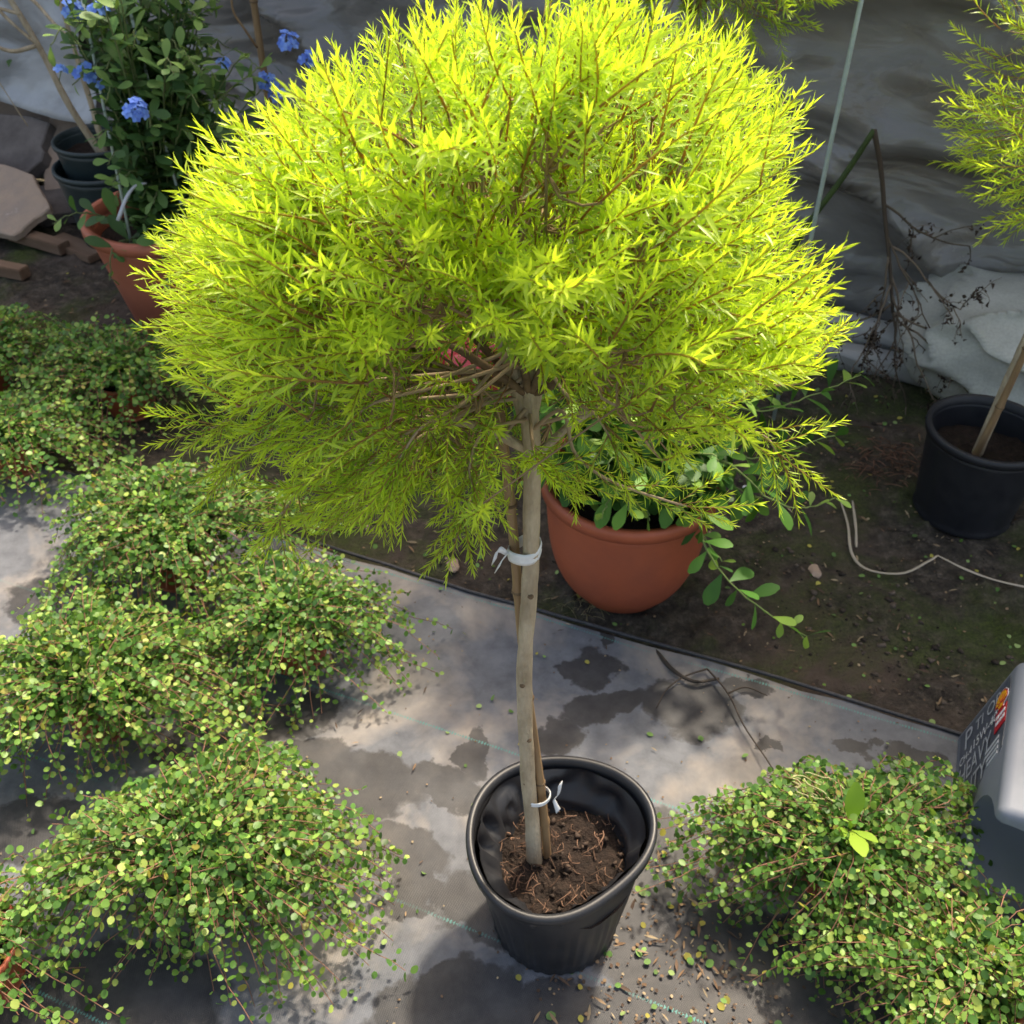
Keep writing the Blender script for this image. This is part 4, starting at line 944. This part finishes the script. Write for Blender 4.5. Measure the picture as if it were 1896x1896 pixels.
# dead vine: green cane and brown twig with shrivelled leaves
dv = np.array([.68, 2.48, gz(.68, 2.48)]); r9 = np.random.default_rng(91)
dr = thing('dead_vine', 'snapped green cane with dead brown twigs and shrivelled leaves drooping over the sack', 'plant', dv)
Pg = smooth_path(S3((0, 0, -.01), (.02, 0, .30), (.07, 0, .46), (.14, -.01, .61), (.185, -.02, .725)), 24); mb = MB(); mb.tube(Pg, np.linspace(.009, .007, 24), 7); mb.build('cane', MAT['cane'], dr)
tip = Pg[-1]; tw = MB(); lf = MB()
def dead_branch(a, dirn, L, ra, depth):
    n = 12; d = nrm(dirn); pts = [np.array(a, float)]
    for q in range(n):
        d = nrm(d+r9.normal(0, .16, 3)+np.array([0, -.015, -.05])); pts.append(pts[-1]+d*L/n)
    pts = np.array(pts); tw.tube(pts, np.linspace(ra, ra*.45, n+1), 5, np.array([.13, .10, .075])*r9.uniform(.5, 1.4))
    for q in range(3, n+1):
        if depth < 2 and r9.random() < (.28 if depth else .45): dead_branch(pts[q], d+r9.normal(0, .75, 3)+np.array([.1, -.1, -.35]), L*r9.uniform(.3, .6), ra*.55, depth+1)
        if r9.random() < .30:
            c = pts[q]+r9.normal(0, .004, 3); fr = frames(r9.normal(0, 1, (1, 3)), None, r9)[0]
            Lt = leaf_template(1, .7, [.1, .8, 1., .6, .05], .9, .7); lf.add(Lt[0]@fr.T*r9.uniform(.006, .015)+c, Lt[1], np.array([.05, .036, .028])*r9.uniform(.5, 1.6))
p1 = tip; main = smooth_path([p1, p1+np.array([.04, 0, -.10]), p1+np.array([.075, -.01, -.22]), p1+np.array([.11, -.03, -.34]), p1+np.array([.14, -.05, -.46])], 20)
tw.tube(main, np.linspace(.007, .004, 20), 6, np.array([.085, .065, .05]))
for q, dd in [(8, (.8, -.1, -.35)), (11, (.55, -.2, -.8)), (13, (-.25, -.2, -1)), (15, (.5, -.3, -.8)), (17, (.1, -.3, -1)), (18, (-.5, -.2, -.7)), (19, (.7, -.2, -.6)), (19, (.2, -.3, -1)), (12, (1, -.2, -.3)), (16, (-.2, -.35, -.9)), (19, (.95, -.2, -.35))]: dead_branch(main[q], dd, r9.uniform(.22, .40), .0034, 0)
tw.build('twigs', MAT['dead'], dr, True)['kind'] = 'stuff'; lf.build('shrivelled_leaves', MAT['dead'], dr, True)['kind'] = 'stuff'

# grey motor oil can lying on its side
def oil_can():
    A = np.array([.862, 1.245]); B = np.array([.772, 1.0]); ax = nrm(B-A)          # foot line of the label face, towards the camera
    nrmv = np.array([-ax[1], ax[0]])                                                # to the right (+X)
    if nrmv[0] < 0: nrmv = -nrmv
    loc = np.array([A[0], A[1], gz(*A)]); o = thing('oil_can', 'grey plastic motor oil can lying on its side at the mat edge', 'can', loc)
    Lc = .35; Wc = .17; Hc = .25
    def PT_(l, w, z): return Vector((ax[0]*l+nrmv[0]*w, ax[1]*l+nrmv[1]*w, z))
    bmx = bmesh.new(); vs = []
    lean = .045
    for z, ws in ((0, 0), (Hc, lean)):
        for l, w in ((-.0, 0), (Lc, 0), (Lc, Wc), (-.0, Wc)): vs.append(bmx.verts.new(PT_(l, w+ws*(1-l/Lc*.75), z)))
    for f in ((0, 3, 2, 1), (4, 5, 6, 7), (0, 1, 5, 4), (1, 2, 6, 5), (2, 3, 7, 6), (3, 0, 4, 7)): bmx.faces.new([vs[q] for q in f])
    bmesh.ops.recalc_face_normals(bmx, faces=bmx.faces)
    bmesh.ops.bevel(bmx, geom=bmx.edges[:], offset=.016, segments=4, affect='EDGES', profile=.5)
    me = bpy.data.meshes.new('body'); bmx.to_mesh(me); bmx.free()
    for p in me.polygons: p.use_smooth = True
    # grip scoop cut from the near end
    cut = bmesh.new(); bmesh.ops.create_icosphere(cut, subdivisions=4, radius=1)
    cm = bpy.data.meshes.new('cut'); cut.to_mesh(cm); cut.free(); co_ = bpy.data.objects.new('cut', cm); COL.objects.link(co_)
    tmp = bpy.data.objects.new('tmp', me); COL.objects.link(tmp); tmp.data.materials.append(MAT['can'])
    exm = Matrix.Identity(4)
    for r_, vv in enumerate((np.array([ax[0], ax[1], 0])*.10, np.array([nrmv[0], nrmv[1], 0])*.11, np.array([0, 0, .10]))):
        for q in range(3): exm[q][r_] = vv[q]
    cpt = PT_(Lc-.0, .020, .125)
    for q in range(3): exm[q][3] = cpt[q]
    co_.matrix_basis = exm
    bo = tmp.modifiers.new('b', 'BOOLEAN'); bo.object = co_; bo.operation = 'DIFFERENCE'; bo.solver = 'EXACT'
    bpy.context.view_layer.update(); dg = bpy.context.evaluated_depsgraph_get()
    nm = bpy.data.meshes.new_from_object(tmp.evaluated_get(dg)); nm.name = 'body'
    bpy.data.objects.remove(tmp); bpy.data.objects.remove(co_)
    nm.materials.clear(); b = link('body', nm, MAT['can'], o)
    for p in nm.polygons: p.use_smooth = True
    try: nm.set_sharp_from_angle(angle=math.radians(40))
    except Exception: pass
    # raised panel on the upper side
    pb = bmesh.new(); v1 = [pb.verts.new(PT_(l, w, z)) for z in (Hc-.004, Hc+.004) for l, w in ((.05, .075), (Lc-.13, .05), (Lc-.13, .185), (.05, .205))]
    for f in ((0, 3, 2, 1), (4, 5, 6, 7), (0, 1, 5, 4), (1, 2, 6, 5), (2, 3, 7, 6), (3, 0, 4, 7)): pb.faces.new([v1[q] for q in f])
    bmesh.ops.recalc_face_normals(pb, faces=pb.faces); bmesh.ops.bevel(pb, geom=pb.edges[:], offset=.0038, segments=4, affect='EDGES')
    pm_ = bpy.data.meshes.new('side_panel'); pb.to_mesh(pm_); pb.free(); link('side_panel', pm_, MAT['can'], o)
    # spout and cap at the far end
    cp = MB(); c0 = np.array(PT_(-.0, Wc*.6, Hc*.65)); dv_ = np.array([-ax[0], -ax[1], 0]); cp.tube([c0, c0+dv_*.02, c0+dv_*.021, c0+dv_*.045, c0+dv_*.047], [.021, .021, .026, .026, .022], 20); cp.build('cap', MAT['print_red'], o)
    # label sheet on the left face: local axes  right = up the face, down = towards the camera
    def LP(a_, d_, off):   # a_ along label right (up), d_ along label down (towards the camera)
        z = a_; w = lean*(z/Hc)*(1-d_/Lc*.75)
        p = PT_(d_, w, z); nx = Vector((-nrmv[0], -nrmv[1], .12)).normalized(); return p+nx*off
    def quad(name, pts, off, m, par=o):
        me_ = bpy.data.meshes.new(name); vv = [LP(a_, d_, off) for a_, d_ in pts]+[LP(a_, d_, off-.0008) for a_, d_ in pts]; n = len(pts)
        me_.from_pydata([tuple(q) for q in vv], [], [list(range(n)), list(range(n, 2*n))[::-1]]+[[q, n+q, n+(q+1) % n, (q+1) % n] for q in range(n)]); return link(name, me_, m, par)
    lab = quad('label', [(.03, .022), (.222, .022), (.228, .05), (.222, .19), (.19, .225), (.10, .235), (.03, .262)], .0016, MAT['label'])
    def text(body, size, a0, d0, m, sx=1., off=.0026):
        cu = bpy.data.curves.new('t', 'FONT'); cu.body = body; cu.size = size; cu.extrude = 0; ob = bpy.data.objects.new('t', cu); COL.objects.link(ob)
        bpy.context.view_layer.update(); me_ = bpy.data.meshes.new_from_object(ob.evaluated_get(bpy.context.evaluated_depsgraph_get())); bpy.data.objects.remove(ob)
        for v_ in me_.vertices:
            x, y = v_.co.x*sx, v_.co.y; v_.co = LP(a0+x, d0-y, off)
        me_.name = 'lettering'; link('lettering', me_, m, lab)
    text('P', .066, .050, .074, MAT['print_grey'], 1.0); text('TI OR', .040, .095, .062, MAT['print_grey'], 1.0); text('CH-4', .026, .034, .102, MAT['print_white'], .9); text('15W-40', .032, .088, .100, MAT['print_white'], .92)
    text('HEAVY', .060, .034, .152, MAT['print_grey'], .72); text('DUTY', .060, .034, .204, MAT['print_grey'], .76)
    for q in range(4): quad('fine_print', [(.150+.004*q, .152+.012*q), (.205, .152+.012*q), (.205, .159+.012*q), (.150+.004*q, .159+.012*q)], .0027, MAT['print_grey'], lab)
    bd = quad('badge', [(.182, .088), (.224, .088), (.224, .135), (.182, .135)], .0026, MAT['print_red'], lab)
    for q in range(2):
        for s_ in range(3): quad('badge_print', [(.187+.012*s_, .099+.014*q), (.196+.012*s_, .099+.014*q), (.196+.012*s_, .107+.014*q), (.187+.012*s_, .107+.014*q)], .0036, MAT['print_white'], lab)
    # shell-shaped emblem: scalloped yellow fan with red border and ribs
    def fan(R_, off, m, nm_):
        c = (.200, .067); pts = []
        for q in range(57):
            t = -math.pi*.60+math.pi*1.2*q/56; rr_ = R_*(1+.05*abs(math.cos(3.5*t*1.667)))
            pts.append((c[0]+rr_*math.sin(t), c[1]-rr_*math.cos(t)*1.02))
        pts += [(c[0]+R_*.42, c[1]+R_*.62), (c[0]+R_*.40, c[1]+R_*.95), (c[0]-R_*.40, c[1]+R_*.95), (c[0]-R_*.42, c[1]+R_*.62)]
        return quad(nm_, pts, off, m, lab)
    fan(.0235, .0024, MAT['print_white'], 'emblem_border'); fan(.0218, .0030, MAT['print_red'], 'emblem_outline'); fan(.0185, .0036, MAT['print_yellow'], 'emblem_fan')
    for q in range(6):
        t = -math.pi*.45+math.pi*.9*q/5; dx, dy = math.sin(t), -math.cos(t); c = (.200, .067+.010); w_ = .0008
        quad('emblem_rib', [(c[0]+dx*.004-dy*w_, c[1]+dy*.004+dx*w_), (c[0]+dx*.023-dy*w_*.6, c[1]+dy*.021+dx*w_*.6), (c[0]+dx*.023+dy*w_*.6, c[1]+dy*.021-dx*w_*.6), (c[0]+dx*.004+dy*w_, c[1]+dy*.004-dx*w_)], .0042, MAT['print_red'], lab)
oil_can()

# crumpled red plastic bag on the soil behind the trunk
nu, nv = 60, 30; u = np.linspace(0, 2*math.pi, nu, endpoint=False); v = np.linspace(-math.pi/2, math.pi/2, nv); U, Vv = np.meshgrid(u, v)
P = np.stack([.17*np.cos(Vv)*np.cos(U), .06*np.cos(Vv)*np.sin(U), .062*np.sin(Vv)], -1).reshape(-1, 3)
P += nrm(P)*(.05*fbm(P*11, 2, 33)+.03*(1-np.abs(fbm(P*np.array([9, 20, 26]), 2, 35)))**3)[:, None]; P[:, 2] = np.maximum(P[:, 2], -.045)+.045
i = np.arange(nv-1)[:, None]*nu; j = np.arange(nu)[None]; j2 = (j+1) % nu
o = link('red_bag', fmesh('red_bag', P, np.stack([i+j, i+j2, i+nu+j2, i+nu+j], -1).reshape(-1, 4)), MAT['red_plastic']); o.location = (-.035, 2.46, .0); o.rotation_euler.z = -.25; o.scale = (1.15, 1.1, 1.3)
tag(o, 'crumpled red plastic bag on the soil behind the tree trunk', 'bag')

# dry straw blade on the soil
def ribbon(pts, w, n=26):
    P = smooth_path(pts, n); T = nrm(np.gradient(P, axis=0)); sdv = nrm(np.cross(T, UP+.4*np.sin(np.arange(n)*.5)[:, None]*np.array([[1, 0, 0]])))
    ww = (w*np.interp(np.arange(n)/n, [0, .1, .9, 1], [.5, 1, .9, .3]))[:, None]; V = np.concatenate([P-sdv*ww, P+UP*.001, P+sdv*ww])
    Q = np.array([[a_*n+i_, a_*n+i_+1, (a_+1)*n+i_+1, (a_+1)*n+i_] for a_ in (0, 1) for i_ in range(n-1)]); return V, Q
def onsoil(pts): return [(x, y, gz(x, y)+h_) for x, y, h_ in pts]
mb = MB()
for pts in [[(.80, 1.925, .02), (.80, 1.85, .012), (.785, 1.75, .012), (.81, 1.70, .012), (.88, 1.68, .02), (.94, 1.70, .03), (.965, 1.715, .03)], [(.965, 1.715, .03), (1.02, 1.68, .03), (1.08, 1.65, .025), (1.18, 1.62, .02)], [(.83, 1.93, .02), (.815, 1.84, .018), (.80, 1.77, .014)]]:
    V, Q = ribbon(onsoil(pts), .0030); mb.add(V, Q, np.array([.42, .36, .28]))
o = mb.build('straw_blade', MAT['litter'], None, True); o.modifiers.new('s', 'SOLIDIFY').thickness = .001; tag(o, 'long dry bent straw blade lying on the soil before the dusty black pot', 'straw')
# brown shrivelled frond heap
mb = MB(); r10 = np.random.default_rng(101)
for q in range(150):
    c = np.array([.97, 2.10, 0])+np.array([r10.normal(0, .055), r10.normal(0, .05), 0]); c[2] = gz(c[0], c[1])+r10.uniform(.002, .022); d = r10.normal(0, 1, 3)*[1, 1, .25]; d = nrm(d); L = r10.uniform(.012, .05)
    mb.tube(smooth_path([c, c+d*L*.5+[0, 0, .004], c+d*L], 4), r10.uniform(.0006, .0018), 4, np.array([.13, .07, .045])*r10.uniform(.5, 1.5))
tag(mb.build('dry_fronds', MAT['twig'], None, True), kind='stuff')
# pale stone chips
for x, y, s, lab in [(.69, 1.70, .014, 'pale grey pebble lying on the dark soil right of the orange-red pot'), (-.135, 1.71, .014, 'small white chip on the dark soil just behind the mat edge'), (.58, 1.99, .008, 'tiny white chip on the soil under the shrub leaves')]:
    bmx = bmesh.new(); bmesh.ops.create_icosphere(bmx, subdivisions=2, radius=s)
    for v_ in bmx.verts: v_.co = Vector((v_.co.x, v_.co.y*1.5, v_.co.z*.45))*(1+.6*mnoise.noise(v_.co*70))
    me = bpy.data.meshes.new('pebble'); bmx.to_mesh(me); bmx.free(); o = link('pebble', me, MAT['slab'] if s > .012 else MAT['white_plastic']); o.location = (x, y, gz(x, y)+s*.35); tag(o, lab, 'pebble')
# rootlet loop and dead twig lying on the mat
mb = MB(); mb.tube(smooth_path(onsoil([(.30, 1.475, .006), (.33, 1.40, .008), (.37, 1.365, .012), (.42, 1.375, .008)]), 18), np.linspace(.005, .003, 18), 6, np.array([.05, .04, .032])); tag(mb.build('root_piece', MAT['twig'], None, True), 'dark bent root poking out from the cord at the mat edge', 'root')
mb = MB()
for pts in [[(.40, 1.40, .01), (.43, 1.33, .016), (.45, 1.25, .012), (.475, 1.17, .02), (.48, 1.12, .04)], [(.40, 1.40, .01), (.35, 1.38, .01), (.31, 1.345, .01), (.285, 1.30, .008)], [(.43, 1.33, .016), (.47, 1.35, .01), (.51, 1.33, .008)]]:
    mb.tube(smooth_path(onsoil(pts), 16), np.linspace(.0022, .0012, 16), 5, np.array([.06, .045, .035]))
tag(mb.build('dead_twig', MAT['twig'], None, True), 'thin dark dead twig lying on the damp round patch of the mat', 'twig')

# fallen leaves and crumbs scattered over mat and soil
def litter(n, fx, cols, smin, smax, name, label, seed, templ, curlz=.004):
    r = np.random.default_rng(seed); X, Y = fx(r, n); z = GZ(X, Y)+.0025+r.uniform(0, curlz, n)
    P = np.stack([X, Y, z], 1); n = len(P); nn = nrm(UP+r.normal(0, .28, (n, 3))); a = r.uniform(0, 6.28, n); Z = np.stack([np.cos(a), np.sin(a), 0*a], 1); Z = nrm(Z-(Z*nn).sum(1)[:, None]*nn)
    R = np.stack([nn, np.cross(Z, nn), Z], 2); Sc = r.uniform(smin, smax, n); cols = np.array(cols); c = cols[r.integers(0, len(cols), n)]*r.uniform(.75, 1.25, (n, 1))
    V, F, C = bake(templ, P, R, Sc, c); o = link(name, fmesh(name, V, F, C), MAT['litter']); tag(o, kind='stuff'); return o
GRN = [(.10, .20, .05), (.14, .25, .07), (.2, .28, .1), (.30, .27, .06), (.09, .16, .05)]; BRN = [(.16, .10, .06), (.22, .15, .09), (.10, .065, .045), (.28, .22, .14), (.075, .05, .036)]
def f_soil(r, n):
    u_ = r.uniform(-2.6, 1.6, n); v_ = EDGE+.02+r.uniform(0, 1.3, n); return u_*ND[0]+v_*NN[0], u_*ND[1]+v_*NN[1]
def f_mat(r, n):
    u_ = r.uniform(-1.6, .6, n); v_ = EDGE-.01-r.uniform(0, 1, n)**1.1*.95; return u_*ND[0]+v_*NN[0], u_*ND[1]+v_*NN[1]
def f_low(r, n): return .30+r.normal(0, .16, n), .82+r.normal(0, .11, n)
def f_low2(r, n): return .27+r.normal(0, .13, n), .80+r.normal(0, .10, n)
NL = leaf_template(1, .2, [.1, .8, 1., .6, .05], .3, .1)
litter(560, f_soil, GRN, .006, .015, 'fallen_leaves', None, 1, VL); litter(1000, f_soil, BRN, .008, .03, 'leaf_litter', None, 2, NL); litter(1800, f_soil, BRN, .003, .008, 'leaf_crumbs', None, 3, VL, .001)
litter(120, f_mat, GRN, .006, .0135, 'fallen_leaves', None, 4, VL); litter(110, f_mat, BRN, .006, .02, 'leaf_litter', None, 5, NL); litter(420, f_mat, BRN, .002, .005, 'leaf_crumbs', None, 6, VL, .001)
litter(70, f_low, GRN, .008, .015, 'fallen_leaves', None, 7, VL); litter(110, f_low2, BRN, .008, .03, 'leaf_litter', None, 8, NL, .006); litter(450, f_low2, BRN, .002, .007, 'leaf_crumbs', None, 9, VL, .002)
# moss tufts / tiny seedlings on the soil
litter(260, f_soil, [(.06, .12, .02), (.09, .16, .03)], .004, .009, 'seedlings', None, 10, VL, .008)
mb = MB(); r12 = np.random.default_rng(121)
for q in range(520):
    cx, cy, sg = [(.80, 1.60, .10), (.72, 1.45, .09), (.86, 1.42, .07), (.60, 1.75, .10), (1.0, 1.75, .12), (.30, 2.0, .3), (-.2, 1.85, .2), (.9, 2.2, .2)][int(r12.integers(0, 8))]
    c = np.array([r12.normal(cx, sg), r12.normal(cy, sg*.8), 0])
    if mat_off(c[0], c[1]) < EDGE+.02: continue
    c[2] = gz(c[0], c[1])+.002; sz_ = .0025+.009*r12.random()**4; V = nrm(r12.normal(0, 1, (10, 3)))*sz_*[1, 1, .65]+c
    bmx = bmesh.new(); [bmx.verts.new(v) for v in V]; bmesh.ops.convex_hull(bmx, input=bmx.verts); bmesh.ops.triangulate(bmx, faces=bmx.faces)
    bmesh.ops.delete(bmx, geom=[v for v in bmx.verts if not v.link_faces], context='VERTS'); bmx.verts.index_update()
    mb.add(np.array([v.co for v in bmx.verts]), np.array([[v.index for v in f.verts] for f in bmx.faces]), np.array([.07, .055, .043])*r12.uniform(.4, 1.7)); bmx.free()
tag(mb.build('soil_clods', MAT['litter'], None, True, False), kind='stuff')
# dry grass tuft under the orange pot
mb = MB()
for q in range(60):
    c = np.array([.155+r10.normal(0, .022), 1.585+r10.normal(0, .012), 0]); c[2] = gz(c[0], c[1]); d = nrm(np.array([r10.normal(0, 1), r10.normal(-.4, .8), .5])); mb.tube(smooth_path([c, c+d*.015, c+d*.03+[0, 0, -.008]], 4), .0006, 3, np.array([.25, .21, .11])*r10.uniform(.6, 1.3))
tag(mb.build('grass_tuft', MAT['twig'], None, True), 'tuft of dry pale grass at the foot of the orange-red pot', 'grass')
